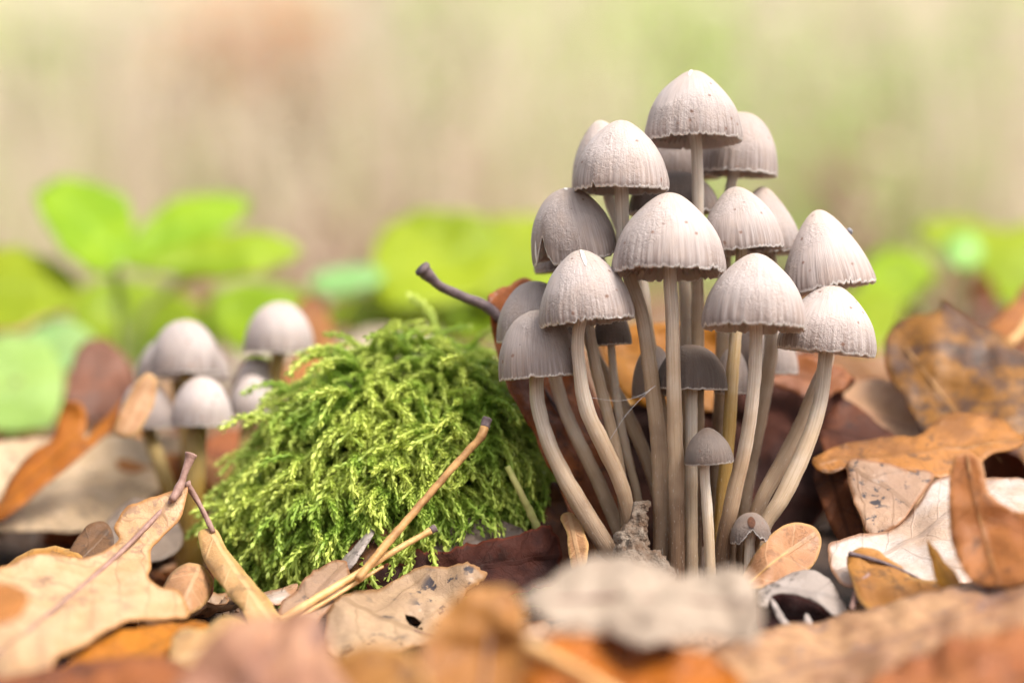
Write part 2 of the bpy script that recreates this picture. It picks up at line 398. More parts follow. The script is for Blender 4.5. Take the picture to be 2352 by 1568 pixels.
TWIG = plain_mat('twig_bark', (0.25, 0.14, 0.11), (0.36, 0.22, 0.18), 500, 0.6)
TWIG_TAN = plain_mat('twig_tan', (0.50, 0.28, 0.10), (0.30, 0.15, 0.06), 250, 0.5)
TWIG_DARK = plain_mat('twig_dark', (0.10, 0.07, 0.075), (0.18, 0.13, 0.13), 500, 0.6)
NEEDLE = plain_mat('straw_stalk', (0.68, 0.42, 0.18), (0.55, 0.30, 0.11), 300, 0.4)
LM = dict(
    tan=leaf_mat('leaf_tan', (0.56, 0.36, 0.17), (0.64, 0.44, 0.24), (0.30, 0.15, 0.08), spots=0.5, spot=(0.26, 0.15, 0.11), vary=0.1, edge=(0.50, 0.24, 0.06)),
    orange=leaf_mat('leaf_orange', (0.55, 0.20, 0.012), (0.42, 0.14, 0.012), spots=0.3, trans=0.35),
    amber=leaf_mat('leaf_amber', (0.46, 0.20, 0.045), (0.36, 0.145, 0.035), spots=0.45, trans=0.3, edge=(0.56, 0.30, 0.10)),
    brown=leaf_mat('leaf_brown', (0.24, 0.105, 0.05), (0.16, 0.07, 0.035), spots=0.5),
    mottled=leaf_mat('leaf_mottled', (0.25, 0.088, 0.015), (0.085, 0.036, 0.022), nscale=80, spots=0.7, trans=0.15),
    sienna=leaf_mat('leaf_sienna', (0.46, 0.18, 0.045), (0.30, 0.115, 0.035), nscale=60, spots=0.5, trans=0.3, rough=0.42),
    pinktan=leaf_mat('leaf_pinktan', (0.46, 0.29, 0.19), (0.36, 0.22, 0.145), (0.20, 0.11, 0.06), spots=1.0, spot=(0.06, 0.05, 0.055), kv=1.0, edge=(0.33, 0.14, 0.06)),
    peach=leaf_mat('leaf_peach', (0.50, 0.26, 0.12), (0.44, 0.22, 0.10), (0.62, 0.40, 0.22), spots=0.3, edge=(0.60, 0.36, 0.14)),
    foretan=leaf_mat('leaf_foretan', (0.54, 0.31, 0.16), (0.33, 0.165, 0.085), (0.20, 0.10, 0.07), nscale=28, spots=0.6, spot=(0.22, 0.14, 0.13)),
    cream=leaf_mat('leaf_cream', (0.50, 0.40, 0.29), (0.40, 0.31, 0.22), spots=0.4, nscale=60),
    palepeach=leaf_mat('leaf_palepeach', (0.62, 0.45, 0.30), (0.50, 0.34, 0.21), spots=0.4, nscale=40),
    white=leaf_mat('leaf_bleached', (0.72, 0.63, 0.54), (0.62, 0.47, 0.32), (0.45, 0.34, 0.25), spots=0.15, rough=0.34, spec=0.6, edge=(0.52, 0.28, 0.11)),
    dark=leaf_mat('leaf_dark', (0.070, 0.024, 0.016), (0.035, 0.016, 0.014), spots=0.3, trans=0.12, edge=(0.15, 0.04, 0.02), spec=0.1, rough=.7),  # one leaf's own red-brown; also paints shade behind stems and in the hollow
    umber=leaf_mat('leaf_umber', (0.085, 0.036, 0.018), (0.17, 0.070, 0.025), spots=0.4, trans=0.2, spec=0.15),
    greybrown=leaf_mat('leaf_greybrown', (0.28, 0.205, 0.165), (0.22, 0.155, 0.12), spots=0.3),
    grey=leaf_mat('leaf_grey', (0.48, 0.40, 0.36), (0.38, 0.31, 0.27), spots=0.8, spot=(0.10, 0.08, 0.07)),
    rust=leaf_mat('leaf_rust', (0.36, 0.125, 0.03), (0.24, 0.08, 0.025), spots=0.5, trans=0.3),
)
def green_mat(name, c1, c2, tr=0.45):
    return leaf_mat(name, c1, c2, (0.45, 0.62, 0.12), spots=0.0, trans=tr, rough=0.45, vary=0.15)
GREEN = green_mat('leaf_green', (0.35, 0.48, 0.004), (0.28, 0.42, 0.004))
GREEN_B = green_mat('leaf_bluegreen', (0.30, 0.58, 0.22), (0.38, 0.62, 0.25))
GREEN_P = green_mat('leaf_palegreen', (0.42, 0.66, 0.22), (0.34, 0.58, 0.14))
GSTEM = plain_mat('green_stem', (0.25, 0.32, 0.08), (0.32, 0.36, 0.12), 200)

# ------------------------------------------------------------------ mushrooms
BELL = [(0, 0), (.09, .010), (.23, .05), (.46, .17), (.70, .345), (.875, .55), (.968, .755), (1.0, .91), (.972, 1.0)]
DOME = [(0, 0), (.17, .014), (.38, .07), (.60, .19), (.79, .37), (.92, .58), (.985, .79), (1.0, .94), (.99, 1.0)]
CONE = [(0, 0), (.10, .015), (.24, .075), (.44, .21), (.645, .39), (.82, .585), (.945, .78), (1.0, .92), (.985, 1.0)]
CAPSPLIT = {}
def cap_meshes(Rr, H, prof, seed, flute=1.0, jag=1.0, notches=(), gills=True, nth=180):
    rnd = random.Random(seed); nr = 40
    pr = catmull(prof, 200); dl = np.concatenate([[0], np.cumsum(np.linalg.norm(np.diff(pr*[1, H/Rr], axis=0), axis=1))]); dl /= dl[-1]
    tt = np.linspace(0, 1, nr)**0.9
    notches = list(notches)+[(rnd.uniform(0, 6.28), rnd.uniform(.03, .07), rnd.uniform(.02, .06)) for _ in range(rnd.randint(3, 6))]
    V = [(0, 0, H)]; A = [(0, 0, 0)]
    rim = []
    for j in range(nth):
        th = 2*math.pi*j/nth; cx, sx = math.cos(th), math.sin(th)
        tm = 1.0
        for (a, w, dp) in notches:
            da = abs((th-a+math.pi) % (2*math.pi)-math.pi)/w
            if da < 1: tm -= dp*(1-da)**1.3
        tm += jag*(0.030*noise.noise(Vector((cx*7, sx*7, seed)))+0.030*noise.noise(Vector((cx*26, sx*26, seed))))
        lob = 1+0.045*noise.noise(Vector((cx*1.1, sx*1.1, seed*3.3)))
        pleat = noise.noise(Vector((cx*9.5, sx*9.5, seed+5)))+0.5*noise.noise(Vector((cx*21, sx*21, seed+8)))
        for i in range(1, nr):
            t = tt[i]*tm
            r = np.interp(t, dl, pr[:, 0]); h = np.interp(t, dl, pr[:, 1])
            k = max(0, (t-0.35)/0.65)**1.5
            r = r*(1+(lob-1)*t)*(1+0.028*flute*pleat*k)
            bumpz = 0.012*noise.noise(Vector((cx*r*1.7+seed, sx*r*1.7, h*2)))
            V.append((Rr*r*cx*(1+bumpz), Rr*r*sx*(1+bumpz), H*(1-h)+H*bumpz)); A.append((cx, sx, tt[i]))
        rim.append((r, h))
    def id_(j, i): return 1+(j % nth)*(nr-1)+(i-1)
    F = [(0, id_(j, 1), id_(j+1, 1)) for j in range(nth)]
    F += [(id_(j, i), id_(j, i+1), id_(j+1, i+1), id_(j+1, i)) for j in range(nth) for i in range(1, nr-1)]
    # turned-in lip, then the hollow inside
    b0 = len(V); inn = 7
    for j in range(nth):
        th = 2*math.pi*j/nth; cx, sx = math.cos(th), math.sin(th); r, h = rim[j]
        for q in range(inn):
            f = q/(inn-1)
            rr = r-0.022-f*(r-0.12); zz = (1-h)+0.012+0.62*(f**0.8)
            V.append((Rr*rr*cx, Rr*rr*sx, H*min(zz, 0.8))); A.append((cx, sx, 1.0 if q == 0 else 0.9))
    F += [(id_(j, nr-1), b0+j*inn, b0+((j+1) % nth)*inn, id_(j+1, nr-1)) for j in range(nth)]
    F += [(b0+j*inn+q, b0+j*inn+q+1, b0+((j+1) % nth)*inn+q+1, b0+((j+1) % nth)*inn+q) for j in range(nth) for q in range(inn-1)]
    capm = mk_mesh('cap', V, F, {'cd': A}); nout = len(F)-nth*(inn-1)
    CAPSPLIT[capm.name] = nout
    gm = None
    if gills:
        # thin blades running from rim to stem
        GV = []; GF = []; ng = 46; rr_ = np.linspace(0.90, 0.13, 9)
        for g in range(ng):
            th = 2*math.pi*(g+rnd.uniform(-.2, .2))/ng; jj = int(th/(2*math.pi)*nth) % nth; r1, h1 = rim[jj]
            short = 0 if g % 2 == 0 else 4
            pts = rr_[:len(rr_)-short]; w = 0.010*Rr; b = len(GV); cx, sx = math.cos(th), math.sin(th)
            for q, f in enumerate(pts):
                rad = f*r1; e = 1-f
                zb = (1-h1)+0.03+0.30*e+0.02*rnd.random()
                if f < 0.3: zb += (0.3-f)*1.2
                if short and q > 2: zb += 0.1*(q-2)
                zt = min(0.8, zb+min(0.25, 0.04+0.5*e))
                for sgn in (-1, 1):
                    ox, oy = -sx*w*sgn, cx*w*sgn
                    GV.append((Rr*rad*cx+ox*0.4, Rr*rad*sx+oy*0.4, H*zb)); GV.append((Rr*rad*cx+ox, Rr*rad*sx+oy, H*zt))
            for q in range(len(pts)-1):
                a = b+q*4; c = a+4
                GF += [(a, a+1, c+1, c), (a+2, c+2, c+3, a+3), (a, c, c+2, a+2)]
            GF += [(b, b+2, b+3, b+1)]
        gm = mk_mesh('gills', GV, GF)
    return capm, gm

MGROUP = None
_ms = [0]
def mushroom(label, apex, xl, xr, yrim, d, stem, mat, prof=BELL, fwd=-1, smat=None, group=None, flute=1.0, jag=1.0, notches=(), gills=True, spin=None, slits=(), nth=180, slit_mat=None):
    """apex, left/right edge and rim height of the cap, then the stem's course (x, y, d, width), all in photo units; d in cm"""
    _ms[0] += 1; sd = _ms[0]
    k = pxm(d); cx = (xl+xr)/2
    lean = math.atan2(apex[0]-cx, yrim-apex[1]); ctr = P(cx, yrim, d)
    Rr = (xr-xl)/2*k; H = math.hypot(apex[0]-cx, yrim-apex[1])*k
    Rr *= 1/max(0.8, math.cos(lean)) if abs(lean) < .2 else 1.0
    rot = Matrix.Rotation(lean, 3, 'Y') @ Matrix.Rotation(R_(fwd), 3, 'X') @ Matrix.Rotation(spin if spin is not None else sd*2.399, 3, 'Z')
    axis = np.array(rot @ Vector((0, 0, 1)))
    sp = [np.append(ctr+axis*H*0.62, stem[0][3]*0.9), np.append(ctr+axis*H*0.3, stem[0][3]*0.95)]
    for (x, y, dd, w) in stem: sp.append(np.append(P(x, y, dd), w))
    x, y, dd, w = stem[-1]; last = sp[-1].copy(); last[2] -= 0.020; last[3] *= 1.05; sp.append(last)
    sp = np.array(sp); pth = catmull(sp, 60)
    base = np.array([sp[-2][0], sp[-2][1], sp[-2][2]])
    root = empty('mushroom', base); tag(root, label, 'mushroom', group)
    sv, sf, sa = tube(pth[:, :3]-base, pth[:, 3]*0.5*pxm(d), 18, sd, 0.10)
    obj('stem', mk_mesh('stem', sv, sf, {'cd': sa}), smat or STEM, root)
    cm, gm = cap_meshes(Rr, H, prof, sd, flute, jag, notches, gills, nth)
    cm.materials.append(mat); cm.materials.append(GILL)
    cm.polygons.foreach_set('material_index', [0 if q < CAPSPLIT[cm.name] else 1 for q in range(len(cm.polygons))])
    co = obj('cap', cm, None, root, ctr-base); co.rotation_euler = rot.to_euler()
    if gm: tag(obj('gills', gm, GILL, co), kind='stuff')
    # short white tears in the skin, lying on the cap surface (local angle, from, to, width)
    for (ang, t0, t1, wd) in slits:
        pr = catmull(prof, 200); dl = np.concatenate([[0], np.cumsum(np.linalg.norm(np.diff(pr*[1, H/Rr], axis=0), axis=1))]); dl /= dl[-1]
        aa = ang-(spin if spin is not None else sd*2.399); SV = []
        for i, t in enumerate(np.linspace(t0, t1, 12)):
            r = np.interp(t, dl, pr[:, 0])*Rr; h = H*(1-np.interp(t, dl, pr[:, 1])); hw = wd*k*math.sin(math.pi*(i+.3)/12)**0.6
            for sg in (-1, 0, 1):
                a2 = aa+sg*hw/max(r, 1e-5); lift = 0.00012 if sg else 0.00018
                SV.append(((r+lift)*math.cos(a2), (r+lift)*math.sin(a2), h+lift))
        SF = [(i*3+q, i*3+q+1, i*3+q+4, i*3+q+3) for i in range(11) for q in (0, 1)]
        obj('skin_tear', mk_mesh('skin_tear', SV, SF), slit_mat or FLESH, co)
    return root

G1 = None
FRONT = -math.pi/2
mushroom('tallest mushroom of the large cluster, pale bell cap held above all the others', (1592, 160), 1480, 1706, 328, 1.7,
         [(1600, 345, 1.75, 27), (1603, 480, 1.9, 28), (1602, 640, 2.0, 29), (1602, 790, 2.0, 31), (1600, 1000, 2.0, 34), (1592, 1290, 1.9, 38)], CAP_PALE, fwd=-5, slits=[(FRONT-.25, .05, .22, 3)])
mushroom('mushroom with smooth beige cap close behind the tallest mushroom, its stem hidden', (1706, 257), 1610, 1786, 402, 3.4,
         [(1678, 430, 3.4, 25), (1665, 600, 3.4, 28), (1655, 900, 3.2, 30), (1640, 1285, 3.0, 34)], CAP_GREY, prof=DOME, fwd=-2)
mushroom('mushroom cap almost hidden behind the stem of the tallest mushroom, in shade', (1562, 262), 1470, 1655, 410, 4.3,
         [(1573, 430, 4.3, 25), (1575, 700, 4.0, 28), (1572, 1000, 3.4, 30), (1580, 1285, 3.0, 34)], CAP_GREY, prof=DOME)
mushroom('mushroom cap deep between the upper stems of the large cluster, shade painted dark into it', (1545, 392), 1440, 1655, 492, 3.1,
         [(1560, 520, 3.1, 26), (1573, 700, 2.9, 27), (1574, 1000, 2.6, 30), (1585, 1285, 2.4, 34)], CAP_DARK, prof=DOME)  # shade between the stems is put into this cap's dark skin
mushroom('mushroom with wrinkled bell cap and white rim, just below the tallest', (1425, 275), 1314, 1536, 440, 0.8,
         [(1428, 455, .9, 32), (1432, 560, 1.0, 32), (1450, 650, 1.0, 33), (1478, 740, .9, 34), (1500, 900, .8, 37), (1513, 1020, .7, 38), (1518, 1150, .6, 38), (1520, 1290, .5, 40)], CAP_PALE, fwd=-2)
mushroom('mushroom cap peeking out on the moss side behind a wrinkled bell cap, apex just visible', (1378, 276), 1317, 1480, 440, 2.8,
         [(1400, 460, 2.8, 25), (1440, 560, 2.6, 26), (1475, 650, 2.4, 26), (1488, 760, 2.2, 28), (1522, 1000, 1.6, 32), (1530, 1285, 1.3, 34)], CAP_PALE)
mushroom('mushroom with tilted grey wrinkled cap, torn open along its lower edge', (1296, 432), 1224, 1422, 596, 1.4,
         [(1330, 640, 1.4, 26), (1350, 740, 1.5, 26), (1370, 850, 1.5, 27), (1398, 960, 1.4, 27), (1420, 1060, 1.3, 27), (1436, 1180, 1.2, 28), (1440, 1280, 1.1, 28)],
         CAP_GREY, fwd=6, notches=[(3.85, .30, .34)], spin=0.0, slits=[(FRONT+.15, .02, .12, 4), (FRONT-1.1, .72, .95, 4)], prof=DOME)
mushroom('small strip of a mushroom cap showing under the torn tilted cap', (1300, 520), 1228, 1392, 622, 3.0,
         [(1315, 650, 3.0, 26), (1360, 800, 2.9, 28), (1384, 850, 2.8, 30), (1440, 950, 2.5, 31), (1488, 1063, 2.1, 31), (1520, 1170, 1.8, 32), (1540, 1285, 1.6, 34)], CAP_GREY)
mushroom('widest mushroom with pale bell cap in the middle of the cluster, gills showing beneath', (1538, 440), 1405, 1668, 632, 0.0,
         [(1539, 650, .05, 32), (1544, 735, .1, 32), (1550, 980, .1, 36), (1554, 1100, .1, 37), (1555, 1300, .1, 37)], CAP_PALE, fwd=-6, jag=1.4)
mushroom('mushroom with pale bell cap and yellowish stem, beside the widest cap', (1690, 428), 1612, 1800, 580, 1.5,
         [(1702, 600, 1.5, 28), (1690, 765, 1.4, 28), (1682, 860, 1.3, 30), (1674, 1000, 1.2, 30), (1660, 1140, 1.1, 31), (1650, 1285, 1.0, 32)], CAP_PALE, smat=STEM_Y, fwd=-3)
mushroom('mushroom cap with dark tip behind the bell cap with yellowish stem', (1752, 428), 1668, 1845, 585, 3.1,
         [(1770, 610, 3.1, 32), (1772, 780, 3.0, 32), (1763, 860, 2.8, 34), (1750, 940, 2.5, 32), (1733, 1030, 2.2, 29), (1716, 1110, 2.0, 28), (1705, 1285, 1.7, 30)], CAP_GREY, prof=CONE)
mushroom('mushroom with broad steep cone cap resting on a lower cap, an insect on its flank', (1878, 481), 1800, 2012, 666, 1.6,
         [(1905, 690, 1.9, 30), (1902, 815, 2.1, 31), (1870, 900, 1.9, 34), (1838, 980, 1.6, 35), (1795, 1063, 1.3, 36), (1740, 1170, 1.0, 34), (1722, 1280, .8, 34)], CAP_PALE, prof=CONE, fwd=-3, jag=1.2)
mushroom('mushroom with freckled bell cap and long brown stem, above the spoon-shaped leaf', (1738, 580), 1612, 1852, 758, -0.6,
         [(1737, 775, -.5, 31), (1730, 900, -.4, 31), (1713, 1020, -.2, 33), (1683, 1145, 0, 37), (1658, 1290, .2, 38)], CAP_PALE, fwd=-5, jag=1.3)
mushroom('mushroom with cap tucked under the steep cone cap, curved stem sweeping to the cluster base', (1915, 652), 1787, 2011, 812, 0.7,
         [(1895, 830, .7, 34), (1888, 900, .6, 34), (1868, 980, .5, 36), (1835, 1063, .4, 40), (1795, 1145, .3, 38), (1760, 1200, .3, 34), (1735, 1275, .3, 34)], CAP_PALE, prof=BELL, smat=STEM_L, fwd=-1)
mushroom('mushroom with white slit on its tan cap, S-curved stem ending behind the bark chip', (1332, 573), 1242, 1460, 744, 0.0,
         [(1328, 765, .05, 29), (1331, 850, .1, 31), (1348, 940, .2, 36), (1386, 1022, .3, 38), (1424, 1105, .4, 36), (1444, 1180, .5, 30), (1452, 1280, .5, 30)], CAP_PALE, fwd=-3, jag=1.5, slits=[(FRONT+.12, .06, .36, 4)])
mushroom('mushroom with ribbed cap beside the moss, grey-tan stem bending down to the bark chip', (1228, 712), 1145, 1336, 868, 0.9,
         [(1232, 885, .9, 33), (1238, 940, .9, 34), (1262, 1022, .8, 35), (1302, 1105, .6, 40), (1352, 1190, .4, 43), (1397, 1262, .3, 43), (1420, 1300, .3, 42)], CAP_GREY, prof=DOME, flute=1.5)
mushroom('mushroom cap half hidden behind the ribbed cap beside the moss', (1226, 645), 1142, 1320, 785, 2.0,
         [(1260, 810, 2.0, 28), (1300, 950, 2.4, 30), (1380, 1120, 2.0, 32), (1440, 1285, 1.6, 34)], CAP_GREY, prof=DOME)
mushroom('small mushroom under the slit tan cap, thin straight leaning stem', (1402, 705), 1364, 1452, 793, 2.1,
         [(1405, 810, 2.1, 18), (1420, 940, 2.0, 19), (1446, 1063, 1.9, 19), (1466, 1150, 1.8, 18), (1472, 1280, 1.7, 19)], CAP_DARK, prof=DOME, smat=STEM_L)
mushroom('young mushroom with smooth dark grey-brown dome cap behind the central stem', (1590, 791), 1504, 1671, 895, 1.2,
         [(1589, 915, 1.1, 27), (1588, 1000, 1.0, 28), (1588, 1145, .7, 29), (1588, 1305, .3, 31)], CAP_DARK, prof=DOME, smat=STEM_L, flute=.4, jag=.8)
mushroom('smallest upright mushroom of the cluster, little pointed brown cap on short pale stem', (1624, 981), 1572, 1685, 1064, -0.4,
         [(1619, 1080, -.4, 22), (1625, 1180, -.35, 25), (1631, 1310, -.3, 26)], CAP_DARK, prof=BELL, smat=STEM_L, flute=.5, jag=.9, fwd=2)
mushroom('young mushroom with grey cap showing between two stems, moss side of the dark dome cap', (1500, 793), 1451, 1556, 912, 2.2,
         [(1505, 930, 2.2, 24), (1530, 1050, 2.0, 25), (1545, 1280, 1.6, 28)], CAP_GREY, prof=DOME)
mushroom('young mushroom with pinkish grey cap behind the yellowish stem', (1682, 797), 1640, 1722, 905, 2.3,
         [(1680, 920, 2.3, 24), (1668, 1060, 2.0, 25), (1650, 1280, 1.6, 28)], CAP_GREY, prof=DOME, smat=STEM_L)
mushroom('mushroom with pleated skirt rim at the very back of the large cluster', (1740, 690), 1655, 1831, 862, 4.6,
         [(1742, 885, 4.6, 28), (1725, 1050, 4.0, 30), (1690, 1280, 3.0, 32)], CAP_GREY, prof=BELL, flute=2.0)
mushroom('tiny broken translucent mushroom at the cluster base with a brown stain inside', (1722, 1176), 1678, 1774, 1246, -0.3,
         [(1722, 1255, -.3, 25), (1722, 1310, -.3, 26)], CAP_DARK, prof=DOME, smat=STEM_L, jag=2, notches=[(FRONT, .75, .33), (FRONT+1.5, .3, .18)], spin=0.0, gills=False, slits=[(FRONT, .3, .62, 9)], slit_mat=plain_mat('brown_stain', (.045, .016, .008), (.12, .04, .015), 500))

# blurred second cluster behind the moss
LD = 9.5
mushroom('round-capped mushroom in the middle of the small far cluster', (424, 734), 341, 508, 858, LD, [(430, 880, LD, 34), (440, 1000, LD, 36), (445, 1240, LD-1, 40)], CAP_PALE, prof=DOME, smat=STEM_M, nth=96)
mushroom('wide mushroom cap right behind the round cap of the small far cluster', (418, 762), 313, 527, 872, LD+2.4, [(410, 890, LD+2.4, 34), (430, 1000, LD+2, 36), (450, 1200, LD+1, 40)], CAP_PALE, prof=DOME, smat=STEM_M, nth=96)
mushroom('tallest mushroom of the small far cluster, standing apart with a clear dome cap', (642, 692), 560, 723, 812, LD+.5, [(636, 830, LD+.5, 32), (628, 900, LD+.5, 34), (600, 1060, LD, 36), (560, 1180, LD-.5, 38)], CAP_PALE, prof=DOME, smat=STEM_M, nth=96)
mushroom('small mushroom under the tallest cap of the far cluster', (592, 818), 533, 641, 905, LD+.8, [(585, 930, LD+.8, 30), (560, 1060, LD, 32), (520, 1190, LD, 34)], CAP_PALE, prof=DOME, smat=STEM_M, nth=96)
mushroom('low egg-shaped mushroom in the far cluster, beside the moss slope', (578, 862), 524, 634, 955, LD-.6, [(570, 975, LD-.6, 30), (550, 1080, LD-1, 32), (520, 1190, LD-1, 34)], CAP_PALE, prof=DOME, smat=STEM_M, nth=96)
mushroom('foremost mushroom of the far cluster, low cap on a thick mustard stem', (462, 865), 391, 536, 980, LD-2.2, [(452, 1000, LD-2.2, 46), (446, 1120, LD-2.3, 50), (440, 1250, LD-2.4, 52)], CAP_PALE, prof=DOME, smat=STEM_M, nth=96)
mushroom('mushroom of the far cluster partly covered by a tan leaf', (335, 872), 272, 402, 985, LD-.4, [(345, 1005, LD-.4, 34), (380, 1100, LD-1, 36), (420, 1220, LD-1, 38)], CAP_GREY, prof=DOME, smat=STEM_M, nth=96)

# ------------------------------------------------------------------ moss clump
def frond_geo(rg, L, W):
    """feathery moss shoot: curved axis sheathed in overlapping tiny leaves; returns verts, tris, attr"""
    n = 20; V = []; F = []; A = []
    bend = rg.uniform(.5, 1.5); side = rg.uniform(-.6, .6)
    ax = []
    for i in range(n+1):
        s = i/n; a = bend*s*s
        ax.append(np.array([L*s*math.sin(a)*.9, L*side*s*s*.4, L*s*math.cos(a*.8)]))
    ax = np.array(ax)
    tv, tf, ta = tube(ax, np.linspace(W*.36, W*.16, n+1), 5, caps=False)
    V += list(tv); A += [(0.8*q_[2], .3, 0) for q_ in ta]
    for f in tf: F += [(f[0], f[1], f[2]), (f[0], f[2], f[3])]
    for i in range(n):
        for k in range(3):
            t = ax[i+1]-ax[i]; t /= np.linalg.norm(t)
            th = k*2.1+i*1.15+rg.uniform(-.4, .4)
            u = np.cross(t, [.3, 1, .2]); u /= np.linalg.norm(u); v = np.cross(t, u)
            out = u*math.cos(th)+v*math.sin(th); w = np.cross(out, t)
            p = ax[i]; l = L/n*2.2*rg.uniform(.8, 1.2); ww = W*.27*(1-.3*i/n)
            b = len(V)
            V += [p+w*ww*.4, p-w*ww*.4, p+t*l*.45+out*W*.46+w*ww, p+t*l*.45+out*W*.46-w*ww, p+t*l+out*W*.50]
            sh = i/n
            A += [(sh, .2, 0), (sh, .2, 0), (sh, .6, 0), (sh, .6, 0), (sh, 1, 0)]
            F += [(b, b+1, b+3), (b, b+3, b+2), (b+2, b+3, b+4)]
    return np.array(V), F, np.array(A)
def build_moss():
    s = NT('moss_shoots'); x, y, z = s.sep(s.attr('md')); o = s.objco(0.3)
    col = s.mix(s.ramp(x, 0.0, 0.95), (0.17, 0.29, 0.015), (0.68, 0.76, 0.17))
    col = s.mix(s.ramp(s.noise(o, 75, 2), 0.42, 0.66, 0, .75), col, (0.26, 0.44, 0.05))
    col = s.mix(s.ramp(s.noise(o, 260, 2), 0.55, 0.7, 0, .5), col, (0.55, 0.62, 0.16))
    s.set(s.bsdf.inputs['Base Color'], col); s.bsdf.inputs['Roughness'].default_value = 0.45; s.bsdf.inputs['Specular IOR Level'].default_value = .35
    add_trans(s, col, 0.35)
    core = plain_mat('moss_core', (0.05, 0.075, 0.012), (0.10, 0.09, 0.035), 120, 0.9)
    base = P(880, 1290, 5.0); base[2] = -0.008
    root = empty('moss_clump', base); tag(root, 'rounded cushion of bright green feathery moss beside the mushroom cluster', 'moss')
    # mound: superellipsoid matched to the outline
    prof = [(555, 1230), (615, 1115), (690, 1010), (770, 942), (860, 898), (950, 875), (1045, 872), (1110, 905), (1160, 975), (1200, 1070), (1240, 1190)]
    prof = catmull(prof, 40)
    px0, px1 = prof[0, 0], prof[-1, 0]
    def top(px): return np.interp(px, prof[:, 0], prof[:, 1])
    nu, nv = 48, 26; V = []
    dc = 5.3; dr = 3.4
    def surf(u, v):   # u 0..1 along, v -1 front .. 1 back
        px = px0+(px1-px0)*u; h = max(0, (1290-top(px))*pxm(dc))
        env = math.sin(math.pi*min(max(u, 0.02), .98))**0.5
        ang = v*math.pi/2
        y = DF+.01*(dc+dr*env*math.sin(ang)); z = -0.012+(h+0.012)*math.cos(ang)**0.75
        x = (px-1176)/PXW*.36*(DF+.01*dc)
        nb = noise.noise(Vector((x*45, y*45, z*45)))*.0050+noise.noise(Vector((x*140, y*140, z*140)))*.0016
        return np.array([x, y-nb, z+nb])
    for i in range(nu):
        for j in range(nv): V.append(surf(i/(nu-1), -1+2*j/(nv-1))-base)
    F = [(i*nv+j, (i+1)*nv+j, (i+1)*nv+j+1, i*nv+j+1) for i in range(nu-1) for j in range(nv-1)]
    obj('mound', mk_mesh('mound', V, F), core, root)
    rg = random.Random(3)
    geos = [frond_geo(rg, rg.uniform(.008, .014), .0016) for _ in range(14)]
    meshes = [mk_mesh('frond', g[0], g[1], {'md': g[2]}, smooth=False) for g in geos]
    SV, SF, SA = [], [], []; nb = 0; cnt = 0
    for q in range(3600):
        u = rg.random(); v = -math.sqrt(rg.random())*1.0 if rg.random() < .72 else rg.random()
        v = max(-.98, min(.98, v))
        p = surf(u, v); e = .01
        tu = surf(min(u+e, 1), v)-surf(max(u-e, 0), v); tv = surf(u, min(v+e, 1))-surf(u, max(v-e, -1))
        nrm = np.cross(tu, tv); ln = np.linalg.norm(nrm)
        if ln < 1e-12: continue
        nrm /= ln
        if nrm[2] < 0 and abs(v) < .9: nrm = -nrm
        if np.dot(nrm, np.array([0, -1.0 if v < 0 else 1.0, .6])) < 0: nrm = -nrm
        # shoots leave the cushion outward and hang over
        dirv = nrm+np.array([rg.uniform(-.55, .55), rg.uniform(-.5, .3), rg.uniform(-.15, .5)]); dirv /= np.linalg.norm(dirv)
        down = np.array([rg.uniform(-.8, .8), rg.uniform(-.5, .1), -1.0]); xx = down-dirv*np.dot(down, dirv); xx /= np.linalg.norm(xx); yy = np.cross(dirv, xx)
        sc = (rg.uniform(.7, 1.25) if rg.random() < .85 else rg.uniform(1.2, 1.6))*(1 if u > .06 else .8)
        M = np.stack([xx, yy, dirv], 1)*sc; gi = rg.randrange(14)
        org = p-dirv*.0022-base
        if cnt < 260 and v < -.25 and rg.random() < .16:
            o = obj('frond', meshes[gi], s.m, root)
            m4 = Matrix([[*M[0], org[0]], [*M[1], org[1]], [*M[2], org[2]], [0, 0, 0, 1]]); o.matrix_local = m4
            cnt += 1; continue
        gv, gf, ga = geos[gi]
        SV.append(gv @ M.T+org); SF.append(np.array(gf)+nb); SA.append(ga); nb += len(gv)
    Vs = np.vstack(SV); Fs = np.vstack(SF); As = np.vstack(SA)
    m = bpy.data.meshes.new('moss_shoots'); m.vertices.add(len(Vs)); m.vertices.foreach_set('co', Vs.ravel())
    m.loops.add(Fs.size); m.loops.foreach_set('vertex_index', Fs.ravel()); m.polygons.add(len(Fs)); m.polygons.foreach_set('loop_start', np.arange(0, Fs.size, 3)); m.polygons.foreach_set('loop_total', np.full(len(Fs), 3))
    m.update(calc_edges=True); a = m.attributes.new('md', 'FLOAT_VECTOR', 'POINT'); a.data.foreach_set('vector', As.astype(np.float32).ravel())
    tag(obj('moss_shoots', m, s.m, root), kind='stuff')
build_moss()

